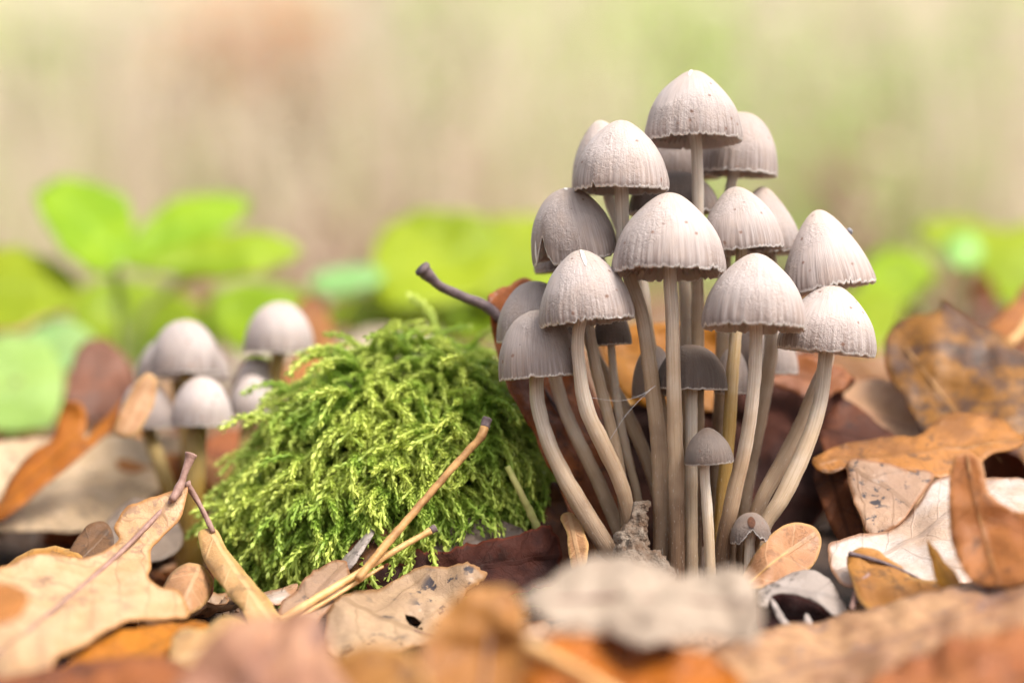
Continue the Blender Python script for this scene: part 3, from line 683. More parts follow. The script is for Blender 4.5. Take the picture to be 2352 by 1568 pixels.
# ------------------------------------------------------------------ fallen leaves seen singly
# right-hand side
leaf('oak_leaf', [(2030, 800, 8), (2055, 745, 9), (2110, 722, 9), (2150, 715, 9), (2168, 697, 9.5), (2230, 735, 9), (2290, 770, 8.5), (2340, 805, 8), (2400, 830, 7.5), (2430, 960, 6), (2330, 1020, 5), (2240, 1020, 5), (2130, 1000, 5.5), (2085, 930, 6.5), (2045, 870, 7.5)],
     LM['mottled'], 'large brown oak leaf mottled with orange, standing up beyond the mushroom cluster', mid=[(2080, 800), (2200, 950), (2300, 1060)], rib=3, wrinkle=2, jag=2, pet_mat=TWIG_TAN)
leaf('oak_leaf', [(1868, 1052, 3), (1950, 1018, 4), (2050, 1003, 4.5), (2110, 1000, 4.5), (2160, 962, 5), (2230, 944, 5.5), (2290, 960, 5.5), (2330, 988, 5), (2350, 1018, 4.5), (2270, 1050, 3.6), (2200, 1100, 3), (2100, 1085, 2.8), (1990, 1066, 2.8), (1900, 1085, 2.6)],
     LM['sienna'], 'orange-brown oak leaf with wavy rolled edge below the mottled brown leaf', mid=[(1870, 1060), (2100, 1040), (2340, 1010)], wrinkle=1.5, rib=2, pet_mat=TWIG_TAN)
leaf('oak_leaf', [(1945, 1060, 2.5), (2000, 1058, 2.6), (2080, 1075, 2.6), (2145, 1092, 2.5), (2115, 1135, 1.8), (2090, 1175, 1.2), (2050, 1212, .8), (2000, 1230, .6), (1970, 1180, 1.2), (1953, 1120, 2)],
     LM['pinktan'], 'pale tan leaf with a dark blotch, folded over beneath the wavy orange leaf', mid=[(1950, 1070), (2050, 1130), (2100, 1170)], wrinkle=1.2)
leaf('oak_leaf', [(1868, 1075, 3.6), (1940, 1050, 3), (1952, 1130, 2.6), (1985, 1225, 1.8), (1940, 1260, 1.6), (1895, 1180, 2.4)],
     LM['umber'], 'dark brown leaf edge in the hollow beside the curved stems', wrinkle=1.5)
leaf('oak_leaf', [(1903, 1250, -.5), (1960, 1232, 0), (2040, 1220, .8), (2090, 1180, 1.4), (2140, 1110, 2.2), (2190, 1090, 2.6), (2260, 1100, 2.6), (2360, 1105, 2.6), (2420, 1200, 1), (2300, 1300, -1.4), (2200, 1340, -2), (2080, 1350, -2.4), (1965, 1350, -2.4), (1915, 1320, -1.8)],
     LM['white'], 'bleached whitish shiny leaf lying beyond the spoon-shaped lobe', mid=[(1915, 1320), (2080, 1250), (2250, 1130)], wrinkle=1.6, ctrl=[(2150, 1210, .2)])
leaf('oak_leaf', [(2186, 1060, -4), (2202, 1042, -4), (2236, 1041, -4), (2257, 1072, -4.2), (2272, 1130, -4.5), (2330, 1172, -4.6), (2410, 1200, -5), (2440, 1300, -6), (2330, 1345, -6), (2240, 1340, -5.5), (2196, 1280, -5), (2180, 1200, -4.6), (2179, 1120, -4.2)],
     LM['amber'], 'orange-tan oak leaf with one finger-like lobe pointing straight up', mid=[(2222, 1050), (2240, 1150), (2290, 1330)], wrinkle=1.2, rib=2, pet_mat=TWIG_TAN)
leaf('oak_leaf', [(1712, 1310, -.8), (1758, 1242, -.6), (1800, 1207, -.2), (1840, 1200, .2), (1873, 1214, .4), (1886, 1245, .2), (1872, 1290, -.3), (1830, 1328, -1.0), (1785, 1350, -1.6), (1740, 1350, -2.0), (1705, 1345, -1.8)],
     LM['peach'], 'smooth peach spoon-shaped leaf lobe beside the broken mushroom', mid=[(1720, 1340), (1790, 1280), (1875, 1225)], ctrl=[(1765, 1290, -1.5), (1825, 1265, -.2)], wrinkle=.5, jag=.5, step=10, rib=2.5, pet_mat=NEEDLE)
leaf('oak_leaf', [(1748, 1352, -2.6), (1800, 1325, -2.2), (1850, 1310, -2), (1900, 1322, -2), (1930, 1370, -2.4), (1958, 1428, -3), (1915, 1412, -3.2), (1870, 1380, -3), (1820, 1366, -2.9), (1775, 1368, -2.9), (1760, 1395, -3), (1742, 1385, -2.9)],
     LM['grey'], 'curled grey leaf with black specks arching over a dark hollow', wrinkle=1.2, step=11)
leaf('leaf_scrap', [(1745, 1380, -2.2), (1800, 1355, -1.7), (1880, 1360, -1.6), (1950, 1430, -2.6), (1900, 1480, -3.6), (1780, 1480, -3.6), (1745, 1440, -3)],
     LM['dark'], 'blackish sheet painting the shade in the hollow under the curled grey leaf', wrinkle=2)  # dark sheet standing for the shade inside the curl
leaf('leaf_scrap', [(1768, 1375, -3.2), (1782, 1385, -3.2), (1800, 1415, -3.4), (1830, 1440, -3.6), (1850, 1442, -3.6), (1846, 1412, -3.3), (1858, 1410, -3.3), (1866, 1440, -3.6), (1850, 1456, -3.8), (1815, 1448, -3.7), (1786, 1420, -3.4)],
     LM['grey'], 'thin pale forked leaf rib inside the dark hollow of the curled grey leaf', wrinkle=.4, step=8)
leaf('oak_leaf', [(1945, 1280, -2.2), (1998, 1262, -2), (2060, 1292, -2.2), (2100, 1330, -2.6), (2150, 1332, -3), (2190, 1322, -3.2), (2205, 1380, -4.2), (2100, 1410, -4.4), (2000, 1400, -4), (1962, 1350, -3.2)],
     LM['amber'], 'orange leaf with dark folded edge lying across the bleached white leaf', wrinkle=2, mid=[(1950, 1270), (2050, 1300), (2190, 1370)], rib=6, pet_mat=TWIG_DARK)
leaf('oak_leaf', [(2128, 1240, -3.4), (2140, 1250, -3.5), (2170, 1290, -4), (2205, 1335, -4.6), (2190, 1360, -5), (2155, 1340, -4.6), (2138, 1285, -3.9)],
     LM['orange'], 'narrow pointed orange leaf tip poking up before the bleached leaf', wrinkle=.6)
leaf('oak_leaf', [(1540, 1580, -8), (1650, 1485, -6.6), (1750, 1445, -5.8), (1850, 1432, -5.4), (1960, 1402, -5.2), (2060, 1380, -5), (2150, 1358, -5), (2250, 1330, -5), (2360, 1288, -5), (2440, 1285, -5), (2460, 1500, -9), (2300, 1600, -12), (1950, 1680, -13), (1620, 1660, -11)],
     LM['foretan'], 'big soft-focus tan leaf lying before the bleached leaf and curled grey leaf', mid=[(2420, 1340), (2050, 1470), (1600, 1620)], wrinkle=2.2)
leaf('oak_leaf', [(1960, 1600, -13), (2050, 1520, -12), (2180, 1470, -11.5), (2320, 1440, -11), (2450, 1430, -11), (2480, 1600, -14), (2300, 1720, -16), (2050, 1720, -16)],
     LM['amber'], 'blurred amber leaf overlapping the big soft-focus tan leaf', wrinkle=3)
leaf('oak_leaf', [(2130, 1400, -4.4), (2170, 1370, -4.6), (2260, 1345, -5), (2300, 1365, -5.6), (2230, 1395, -5.4), (2160, 1420, -5)], LM['rust'], 'rusty curled leaf sliver at the upper edge of the big soft-focus tan leaf', wrinkle=1)
leaf('oak_leaf', [(1192, 1382, -12.5), (1250, 1335, -12.1), (1320, 1292, -11.7), (1420, 1276, -11.5), (1500, 1290, -11.5), (1560, 1322, -11.7), (1620, 1310, -11.5), (1690, 1298, -11.5), (1735, 1340, -11.9), (1752, 1420, -13.0), (1720, 1478, -13.9), (1620, 1455, -13.5), (1500, 1475, -14.0), (1380, 1452, -13.5), (1290, 1435, -13.5)],
     LM['cream'], 'blurred greyish cream leaf in front of the mushroom stem bases', mid=[(1200, 1385), (1450, 1370), (1750, 1390)], wrinkle=2.2, rib=5, jag=3)
leaf('oak_leaf', [(1190, 1520, -13.5), (1260, 1472, -13.1), (1350, 1450, -12.9), (1480, 1462, -12.9), (1600, 1490, -13.1), (1700, 1560, -13.9), (1700, 1660, -15.5), (1300, 1680, -15.5)],
     LM['orange'], 'deep orange leaf under the blurred cream leaf, with a pale stalk', wrinkle=2.5, petiole=[(1210, 1480, -13.9), (1290, 1520, -14.5), (1390, 1580, -15.1), (1460, 1640, -15.5)], pet_w=13, pet_mat=NEEDLE)
leaf('oak_leaf', [(905, 1600, -14.5), (975, 1462, -13.5), (1040, 1375, -13.0), (1110, 1347, -12.9), (1178, 1352, -12.9), (1204, 1400, -13.1), (1210, 1500, -13.5), (1262, 1600, -14.5), (1220, 1690, -15.5), (900, 1690, -15.5)],
     LM['amber'], 'blurred bright amber lobe rising in front of the spotted leaf', mid=[(1140, 1350), (1120, 1500), (1100, 1680)], wrinkle=2, rib=4)
leaf('oak_leaf', [(395, 1600, -15.5), (462, 1490, -14.5), (530, 1432, -13.9), (610, 1418, -13.7), (700, 1400, -13.5), (748, 1436, -13.7), (770, 1520, -14.5), (810, 1600, -15.5), (720, 1700, -16.5), (400, 1700, -16.5)],
     LM['foretan'], 'blurred peach-brown leaf in front of the rolled tan leaf', mid=[(720, 1410), (600, 1520), (450, 1690)], wrinkle=2.5, rib=5)
leaf('oak_leaf', [(740, 1530, -14.5), (800, 1490, -14.1), (880, 1478, -14.0), (950, 1510, -14.3), (990, 1600, -15.5), (900, 1690, -16.5), (730, 1690, -16.5)], LM['amber'], 'blurred amber-brown leaf between the peach leaf and the bright amber lobe', wrinkle=2)
leaf('oak_leaf', [(1180, 1450, -3.5), (1280, 1420, -3), (1450, 1425, -3), (1640, 1440, -3), (1700, 1480, -4), (1600, 1540, -6.5), (1350, 1540, -6.5), (1200, 1520, -6)], LM['pinktan'], 'pinkish tan wrinkled leaf under the blurred cream leaf', wrinkle=2)
# centre
leaf('oak_leaf', [(757, 1400, -1.8), (800, 1362, -1), (850, 1352, -.7), (890, 1340, -.5), (950, 1312, -.2), (1010, 1296, 0), (1068, 1292, .1), (1098, 1298, .1), (1104, 1306, .1), (1120, 1314, 0), (1105, 1330, -.2), (1080, 1350, -.5), (1050, 1400, -1), (1010, 1460, -2.5), (930, 1490, -3.5), (850, 1505, -4), (765, 1505, -4), (748, 1450, -3)],
     LM['pinktan'], 'crinkled tan leaf with black spots and a small hole, below the moss', mid=[(790, 1375), (900, 1430), (1000, 1460)], wrinkle=2.2, jag=3, jagf=.09, step=11, rib=3, holes=[[(935, 1412), (960, 1418), (968, 1440), (945, 1438)]], ctrl=[(900, 1400, -1.2)])
leaf('oak_leaf', [(640, 1405, -2), (685, 1345, -1), (735, 1303, -.2), (788, 1290, .2), (806, 1310, 0), (795, 1350, -.6), (745, 1410, -1.8), (690, 1445, -2.6)], LM['pinktan'], 'small brown-edged speckled leaf under the straw stalk', wrinkle=1.5, jag=3, step=11)
leaf('leaf_scrap', [(592, 1368, -.5), (640, 1354, 0), (684, 1342, .2), (668, 1375, -.4), (640, 1392, -.8), (606, 1388, -.8)], LM['white'], 'small white leaf scrap at the foot of the moss', wrinkle=.8)
leaf('oak_leaf', [(842, 1345, .4), (880, 1298, .8), (930, 1290, .9), (960, 1270, 1), (1060, 1252, 1.1), (1160, 1232, 1.2), (1262, 1210, 1.4), (1290, 1290, .9), (1260, 1345, .4), (1150, 1365, .2), (1050, 1370, .1), (900, 1375, 0)],
     LM['dark'], 'dark red-brown rotting leaf with ragged edge between moss and spotted leaf', wrinkle=2, jag=5, jagf=.06, step=10)
leaf('oak_leaf', [(905, 1310, 1.0), (975, 1242, 1.5), (1048, 1197, 1.9), (1110, 1184, 2.0), (1178, 1204, 1.9), (1215, 1238, 1.7), (1150, 1275, 1.3), (1060, 1290, 1.1), (980, 1310, .9)], LM['greybrown'], 'smooth grey-brown leaf at the foot of the moss behind the dark red leaf', wrinkle=1)
leaf('oak_leaf', [(1180, 1270, 1.8), (1228, 1222, 2.2), (1252, 1170, 2.8), (1268, 1110, 3.4), (1300, 1128, 3.4), (1330, 1180, 3), (1370, 1280, 2), (1290, 1330, 1.4), (1200, 1320, 1.4)], LM['dark'], 'blackish brown crumpled leaf rising between moss and stem bases', wrinkle=3, jag=4, edge=None) if False else \
leaf('oak_leaf', [(1180, 1270, 1.8), (1228, 1222, 2.2), (1252, 1170, 2.8), (1268, 1110, 3.4), (1300, 1128, 3.4), (1330, 1180, 3), (1370, 1280, 2), (1290, 1330, 1.4), (1200, 1320, 1.4)], LM['umber'], 'blackish brown crumpled leaf rising between moss and stem bases', wrinkle=3, jag=4)
leaf('oak_leaf', [(1287, 1192, .9), (1302, 1174, 1), (1326, 1190, .8), (1348, 1232, .3), (1352, 1262, -.2), (1340, 1300, -.8), (1318, 1312, -.8), (1306, 1270, .1), (1300, 1220, .6)], LM['peach'], 'small twisted peach leaf lobe beside the stem base of the ribbed-cap mushroom', wrinkle=.6, step=9)
leaf('oak_leaf', [(778, 1300, .8), (822, 1236, 1.2), (872, 1196, 1.6), (902, 1176, 1.8), (908, 1200, 1.7), (880, 1240, 1.2), (850, 1285, .8), (815, 1322, .4)], LM['umber'], 'folded brown leaf behind the leaning twig at the moss edge', wrinkle=1.2, step=10)
leaf('leaf_scrap', [(780, 1298, .3), (830, 1236, .7), (868, 1200, 1.1), (850, 1240, .6), (815, 1290, .1), (796, 1310, 0)], LM['grey'], 'pale grey leaf edge beside the leaning twig', wrinkle=.6, step=9)
# behind the cluster
leaf('oak_leaf', [(1120, 690, 3.0), (1135, 668, 3.2), (1165, 656, 3.6), (1212, 642, 4.2), (1285, 700, 4.6), (1330, 820, 4.4), (1380, 950, 4.0), (1425, 1080, 3.6), (1445, 1210, 3.2), (1390, 1250, 2.6), (1325, 1205, 2.2), (1270, 1090, 2.0), (1215, 980, 2.2), (1165, 880, 2.5), (1138, 790, 2.8)],
     LM['sienna'], 'tall rust-brown leaf standing between moss and mushrooms, its stalk pointing away', mid=[(1125, 690), (1220, 850), (1330, 1020), (1420, 1220)], rib=6, wrinkle=2.2, petiole=[(1150, 735, 2.9), (1115, 702, 2.9), (1060, 680, 2.8), (1010, 655, 2.7), (985, 632, 2.6), (968, 615, 2.5)], pet_w=11, pet_mat=TWIG_DARK)
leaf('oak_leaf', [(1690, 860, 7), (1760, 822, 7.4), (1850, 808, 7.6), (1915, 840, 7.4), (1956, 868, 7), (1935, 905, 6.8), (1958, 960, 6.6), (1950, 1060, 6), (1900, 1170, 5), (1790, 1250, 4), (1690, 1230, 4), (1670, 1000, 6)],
     LM['dark'], 'dark brown leaf behind the curved sweeping stems, darkened in colour to stand for shade', wrinkle=2.5, jag=4)  # shade behind the stems is painted in with the near-black leaf colour
leaf('oak_leaf', [(1740, 830, 6.4), (1830, 812, 6.6), (1925, 842, 6.5), (1958, 866, 6.3), (1930, 898, 6.1), (1880, 920, 6), (1790, 890, 6.1)], LM['rust'], 'rust-orange leaf fringe under the cap tucked below the steep cone cap', wrinkle=1.4, jag=4)
leaf('oak_leaf', [(1380, 770, 7), (1460, 745, 7.4), (1560, 740, 7.5), (1660, 760, 7.4), (1720, 850, 7), (1680, 930, 6.4), (1560, 940, 6.2), (1430, 910, 6.2), (1390, 840, 6.6)], LM['orange'], 'glowing orange leaf seen between the stems in the middle of the cluster', wrinkle=1.5)
leaf('oak_leaf', [(1330, 960, 6), (1450, 930, 6.4), (1620, 940, 6.6), (1740, 1000, 6.4), (1720, 1180, 4.6), (1560, 1270, 4), (1400, 1260, 4), (1340, 1120, 5)], LM['dark'], 'nearly black leaf-shaped sheet standing for the shade in the gap behind the lower stems', wrinkle=2)  # added dark sheet; its colour stands for the shade in the gap
leaf('oak_leaf', [(1905, 900, 8.6), (1970, 868, 9), (2050, 876, 9), (2100, 930, 8.4), (2150, 1010, 7), (2060, 1040, 6.4), (1950, 1030, 6.4), (1890, 970, 7.4)], LM['tan'], 'soft tan leaf between the curved sweeping stems and the mottled brown leaf', wrinkle=1.2)
leaf('oak_leaf', [(1880, 990, 5.4), (1930, 925, 6), (1990, 950, 5.8), (2060, 1010, 5), (2030, 1050, 4.4), (1920, 1070, 4)], LM['umber'], 'dull brown leaf at the foot of the soft tan leaf', wrinkle=1.5)
leaf('oak_leaf', [(2270, 760, 13), (2300, 720, 13.5), (2360, 650, 14.5), (2440, 600, 15), (2460, 760, 13), (2380, 800, 12)], LM['amber'], 'orange leaf with pale stalk behind the mottled brown leaf', petiole=[(2300, 800, 11), (2330, 780, 11), (2360, 740, 11.4), (2400, 690, 12)], pet_w=9, pet_mat=NEEDLE, wrinkle=1.5)
# left-hand side
leaf('oak_leaf', [(430, 1114, 0), (400, 1126, 0), (335, 1148, -.1), (288, 1164, -.3), (264, 1205, -.8), (272, 1245, -1.2), (200, 1278, -1.8), (100, 1272, -2.2), (0, 1300, -3), (-90, 1330, -4), (-120, 1600, -10.5), (0, 1590, -10), (100, 1558, -9), (140, 1506, -8), (200, 1484, -7), (252, 1444, -6), (330, 1422, -4.6), (420, 1420, -4), (438, 1396, -3.4), (412, 1356, -2.8), (345, 1332, -2.6), (350, 1300, -2), (347, 1264, -1.4), (376, 1226, -.8), (414, 1190, -.5)],
     LM['tan'], 'large pale tan oak leaf sloping down, with purple-brown midrib and stalk', mid=[(415, 1128), (270, 1275), (130, 1395), (0, 1500), (-60, 1545)], rib=7, wrinkle=2, jag=1.2,
     petiole=[(395, 1150, -.4), (415, 1112, -.15), (428, 1075, 0), (440, 1042, .1)], pet_w=9)
leaf('oak_leaf', [(70, 1590, -8.8), (200, 1492, -6.8), (280, 1448, -5.8), (400, 1428, -4.6), (482, 1438, -4.6), (476, 1490, -5.6), (380, 1512, -6.4), (260, 1580, -8), (80, 1660, -10)], LM['orange'], 'orange leaf showing below the lower edge of the large pale tan oak leaf', wrinkle=1.5)
leaf('oak_leaf', [(155, 1285, .6), (184, 1226, 1.2), (215, 1201, 1.4), (246, 1202, 1.4), (261, 1235, 1), (254, 1270, .6), (210, 1300, .3)], LM['brown'], 'small rounded brown leaf lobe poking up behind the large pale tan leaf', wrinkle=.6, step=10)
leaf('oak_leaf', [(-60, 1350, -.4), (0, 1310, .2), (50, 1272, .6), (110, 1256, .8), (160, 1262, .8), (190, 1285, .4), (110, 1305, 0), (30, 1340, -.6)], LM['amber'], 'amber leaf edge with black specks behind the large pale tan leaf', wrinkle=.8)
leaf('oak_leaf', [(378, 1355, -1.4), (396, 1315, -1), (430, 1293, -.7), (468, 1300, -.6), (486, 1328, -.7), (482, 1370, -1.2), (462, 1395, -1.8), (425, 1410, -2.2)], LM['peach'], 'small curled peach lobe beside the large pale tan leaf', ctrl=[(435, 1345, -1.9)], wrinkle=.6, step=10)
leaf('oak_leaf', [(462, 1320, -.4), (478, 1303, -.2), (490, 1322, -.2), (488, 1360, -.6), (476, 1376, -.8)], LM['rust'], 'tiny rust-coloured curl behind the small curled peach lobe', wrinkle=.3, step=8)
leaf('oak_leaf', [(455, 1232, -.2), (470, 1215, 0), (497, 1216, 0), (522, 1262, -.4), (562, 1312, -.9), (612, 1370, -1.6), (645, 1412, -2.4), (720, 1470, -4), (610, 1490, -4), (560, 1405, -2.4), (512, 1352, -1.6), (474, 1292, -.8)],
     LM['peach'], 'narrow rolled tan leaf leaning on the moss, hung from a thin stalk', mid=[(480, 1216), (540, 1310), (640, 1450)], ctrl=[(510, 1290, -1.4), (570, 1360, -2.2)], wrinkle=.8, petiole=[(490, 1222, -.1), (470, 1180, .1), (448, 1140, .2), (428, 1108, .1)], pet_w=6)
leaf('oak_leaf', [(-110, 1350, -9), (-40, 1338, -8.6), (20, 1345, -8.6), (62, 1362, -8.8), (56, 1400, -9.4), (10, 1428, -10), (-110, 1460, -10)], LM['sienna'], 'blurred amber leaf tip lying on the large pale tan oak leaf', wrinkle=1)
leaf('oak_leaf', [(-60, 1570, -11.5), (60, 1545, -11), (200, 1520, -10.6), (330, 1500, -10.4), (440, 1530, -10.8), (470, 1620, -12.4), (200, 1720, -14), (-60, 1720, -14)], LM['rust'], 'blurred rust-brown leaf below the orange leaf under the large pale tan one', wrinkle=2)
leaf('oak_leaf', [(396, 1470, -6.4), (430, 1442, -6), (470, 1446, -6), (500, 1424, -5.6), (548, 1418, -5.6), (590, 1450, -6), (580, 1500, -7.4), (500, 1560, -9), (400, 1550, -8.8)], LM['peach'], 'blurred peach-coloured lobed leaf between the orange leaf and the peach-brown blurred leaf', wrinkle=1)
leaf('oak_leaf', [(-40, 1205, 8), (0, 1150, 8.4), (25, 1098, 8.8), (72, 1040, 9.2), (122, 1008, 9.4), (136, 960, 9.6), (152, 926, 9.8), (184, 922, 9.8), (200, 955, 9.6), (196, 1008, 9.2), (240, 962, 9.6), (296, 902, 10), (302, 912, 10), (264, 982, 9.4), (202, 1034, 8.8), (140, 1085, 8.4), (82, 1135, 8), (10, 1190, 7.6)],
     LM['orange'], 'bright orange lobed oak leaf tilted up before the small far mushroom cluster', mid=[(-20, 1180), (120, 1060), (290, 910)], wrinkle=.8, jag=.6)
leaf('oak_leaf', [(-60, 1040, 11), (60, 1010, 12), (180, 1000, 12.5), (320, 1000, 13), (425, 1012, 13), (425, 1080, 12), (350, 1140, 10.6), (250, 1215, 9), (100, 1215, 8.6), (-60, 1200, 8)], LM['palepeach'], 'broad pale leaf lying flat below the small far mushroom cluster', wrinkle=1.5)
leaf('oak_leaf', [(150, 900, 17), (180, 800, 18.4), (215, 775, 18.6), (262, 795, 18.5), (304, 855, 18), (298, 930, 17), (205, 970, 16.4), (152, 945, 16.6)], LM['brown'], 'reddish brown curled leaf standing beside the small far cluster', wrinkle=2)
leaf('oak_leaf', [(262, 990, 6.8), (298, 905, 7.2), (338, 858, 7.4), (360, 876, 7.4), (350, 935, 7.1), (306, 1000, 6.6)], LM['peach'], 'pale peach leaf leaning over a cap of the small far cluster', wrinkle=.8)
leaf('oak_leaf', [(230, 1240, 5), (300, 1150, 6.5), (380, 1160, 6.5), (420, 1250, 5), (330, 1290, 4)], LM['greybrown'], 'blurred grey-brown leaf behind the tip of the large pale tan leaf', wrinkle=2)
leaf('oak_leaf', [(470, 1010, 14), (540, 985, 15), (620, 1000, 15), (600, 1070, 13), (520, 1110, 12), (470, 1080, 12.6)], LM['rust'], 'blurred rust leaf between the mustard stem and the moss', wrinkle=1.5)
leaf('oak_leaf', [(640, 880, 17), (680, 820, 18.5), (780, 800, 19), (830, 830, 18.6), (800, 880, 17), (700, 920, 16)], LM['amber'], 'blurred orange leaf directly behind the top of the moss slope', wrinkle=1.5)
leaf('oak_leaf', [(660, 760, 24), (690, 690, 25), (730, 680, 25), (760, 740, 24.5), (760, 810, 23.5), (700, 830, 23)], LM['rust'], 'upright rusty leaf behind the tallest cap of the far cluster', wrinkle=1.5)
leaf('oak_leaf', [(760, 830, 26), (800, 770, 27), (880, 750, 28), (930, 790, 27), (910, 850, 25.5), (820, 870, 25)], LM['cream'], 'pale blurred leaf between the far cluster and the second leafy plant', wrinkle=1.5)

# ------------------------------------------------------------------ twigs, stalks, bark, thread
def stick(name, pts, w, mat, label, cat='twig', tipmat=None, tip=0.0, rough=.25, sides=12):
    pp = catmull(pts, 60); pth = np.array([P(*a) for a in pp]); d = np.mean([a[2] for a in pts]); base = pth[pth[:, 2].argmin()].copy()
    rad = np.interp(np.linspace(0, 1, 60), np.linspace(0, 1, len(w)), w)*.5*pxm(d)
    root = empty(name, base); tag(root, label, cat)
    n = int(60*(1-tip)) if tip else 60
    v, f, a = tube(pth[:n+(1 if tip else 0)]-base, rad[:n+(1 if tip else 0)], sides, len(name), rough); obj('shaft', mk_mesh('shaft', v, f, {'cd': a}), mat, root)
    if tip:
        v, f, a = tube(pth[n:]-base, rad[n:]*1.02, sides, len(name)+3, rough*1.6); obj('tip', mk_mesh('tip', v, f, {'cd': a}), tipmat, root)
    return root
stick('twig', [(822, 1330, -1.4), (880, 1258, -.8), (960, 1165, -.2), (1030, 1085, .2), (1080, 1030, .5), (1106, 1000, .6), (1120, 962, .8)], [17, 20, 18, 17, 18, 20, 24], TWIG_TAN, 'brown leaning twig with a dark swollen tip in front of the moss', tipmat=TWIG_DARK, tip=.1)
stick('straw_stalk', [(640, 1425, -2.6), (720, 1378, -1.8), (820, 1318, -1), (900, 1268, -.6), (975, 1226, -.3), (1000, 1212, -.2)], [20, 19, 17, 15, 14, 22], NEEDLE, 'straw-coloured stalk with frayed grey end lying under the leaning twig', 'stalk', TWIG_DARK, .12, .2)
stick('straw_stalk', [(650, 1432, -2.4), (740, 1386, -1.7), (830, 1330, -1.1), (880, 1300, -.8)], [9, 10, 9, 6], NEEDLE, 'second thinner straw stalk hugging the underside of the frayed one', 'stalk')
stick('grass_stalk', [(1165, 1070, 1.4), (1190, 1120, 1.4), (1220, 1180, 1.6), (1245, 1235, 1.8)], [14, 16, 18, 18], plain_mat('yellow_stalk', (0.45, 0.48, 0.14), (0.55, 0.50, 0.20), 200), 'pale yellow-green stalk leaning at the foot of the moss beside the tall rust-brown leaf', 'stalk')
stick('twig', [(1958, 1400, -3.6), (1966, 1360, -3.2), (1978, 1335, -3), (1996, 1318, -2.8)], [14, 12, 11, 8], TWIG, 'short bent dark stem between the curled grey leaf and the folded orange leaf')
def bark():
    mat = plain_mat('bark_chip', (0.13, 0.075, 0.045), (0.25, 0.20, 0.155), 330, .85, 1.0, .0015)
    pp = catmull([(1490, 1150, .1, 14), (1470, 1175, 0, 34), (1462, 1215, -.2, 44), (1450, 1255, -.4, 62), (1465, 1290, -.7, 84), (1500, 1315, -.9, 70), (1545, 1335, -1, 36)], 70)
    pth = np.array([P(*a[:3]) for a in pp]); base = pth[-1].copy()
    v, f, a = tube(pth-base, pp[:, 3]*.5*pxm(0), 40, 5, .5)
    for i in range(len(v)):
        p = Vector(v[i]); n = noise.noise(p*420)*.0011+noise.noise(p*1100)*.0006+noise.noise(Vector((p.x*900, p.y*900, p.z*150)))*.0007
        c = pth[i//40]-base; dv = v[i]-c; v[i] = c+dv*(1+n/max(np.linalg.norm(dv), 1e-4))
    o = obj('bark_chip', mk_mesh('bark_chip', v, f, {'cd': a}), mat, None, base); tag(o, 'rough grey-brown bark chip stuck upright against the mushroom stem bases', 'bark')
bark()
def strand(label, pts, w):
    pp = catmull(pts, 40); pth = np.array([P(*a) for a in pp]); base = pth[0].copy()
    v, f, a = tube(pth-base, w*.5*pxm(0), 5); o = obj('silk_thread', mk_mesh('silk_thread', v, f), SILK, None, base); tag(o, label, 'thread')
SILK = plain_mat('silk', (0.8, 0.8, 0.84), (0.75, 0.75, 0.8), 300, .3, 0)
strand('spider thread slanting from the dark dome cap down past the S-curved stem', [(1506, 885, .2), (1488, 900, .1), (1440, 950, .1), (1400, 1010, .1)], 0.7)
strand('near-level spider thread from the dark dome cap to the S-curved stem', [(1506, 885, .2), (1470, 908, .1), (1420, 920, .1), (1352, 912, .2)], 0.6)
o = None
def fly():
    p = P(1953, 530, 1.6); V = []; F = []
    v, f, a = tube(np.array([[-.0006, 0, 0.0006], [-.0003, 0, .0002], [.0001, 0, -.0003], [.0004, 0, -.0008]]), np.array([.0003, .0006, .0006, .0002]), 8)
    o = obj('insect', mk_mesh('insect', v, f), plain_mat('insect_shell', (.12, .12, .14), (.3, .3, .33), 900, .3), None, p); tag(o, 'tiny grey insect clinging to the flank of the steep cone cap', 'insect')
fly()

# ------------------------------------------------------------------ green plants (soft focus)
def plant(label, base_px, d, leaves, stems):
    d *= 0.9; b = P(*base_px, d); b[2] = -.004
    root = empty('leafy_plant', b); tag(root, label, 'plant')
    for st in stems:
        pp = catmull(st, 20); pth = np.array([P(x, y, dd*.9) for x, y, dd in pp]); pth[-1][2] = min(pth[-1][2], -.006)
        v, f, a = tube(pth-b, .0016, 7); obj('stem', mk_mesh('stem', v, f), GSTEM, root)
    for (o_, m) in leaves: leaf('leaf', o_, m, parent=root, wrinkle=2.5, step=22, jag=2.5, jagf=.06)
def dd(pts, d0, slope=0.012):
    d0 *= 0.9; xm = np.mean([p[0] for p in pts]); ym = np.mean([p[1] for p in pts]); return [(xm+(x-xm)*1.12, ym+(y-ym)*1.15, d0+(ym-y)*slope*2) for x, y in pts]
plant('bright green leafy plant behind the small far mushroom cluster', (285, 930), 34, [
    (dd([(92, 458), (140, 424), (212, 434), (284, 470), (294, 545), (250, 615), (188, 596), (135, 545)], 32), GREEN),
    (dd([(296, 575), (350, 506), (430, 462), (535, 458), (552, 490), (482, 545), (400, 580), (318, 606)], 35), GREEN),
    (dd([(345, 605), (450, 560), (560, 542), (655, 560), (664, 592), (580, 620), (480, 630), (400, 622)], 31), GREEN),
    (dd([(-70, 600), (20, 578), (90, 595), (156, 640), (166, 695), (80, 726), (0, 746), (-70, 700)], 30), GREEN),
    (dd([(490, 700), (580, 655), (700, 690), (750, 750), (650, 790), (540, 790)], 38), GREEN),
    (dd([(170, 690), (300, 650), (420, 690), (480, 760), (400, 820), (250, 800)], 39), GREEN),
    (dd([(300, 780), (380, 730), (470, 760), (440, 830), (340, 840)], 42), GREEN)],
    [[(255, 560, 33), (268, 650, 34), (280, 760, 34), (285, 935, 34)], [(480, 610, 33), (400, 660, 34), (320, 740, 34), (285, 900, 34)]])
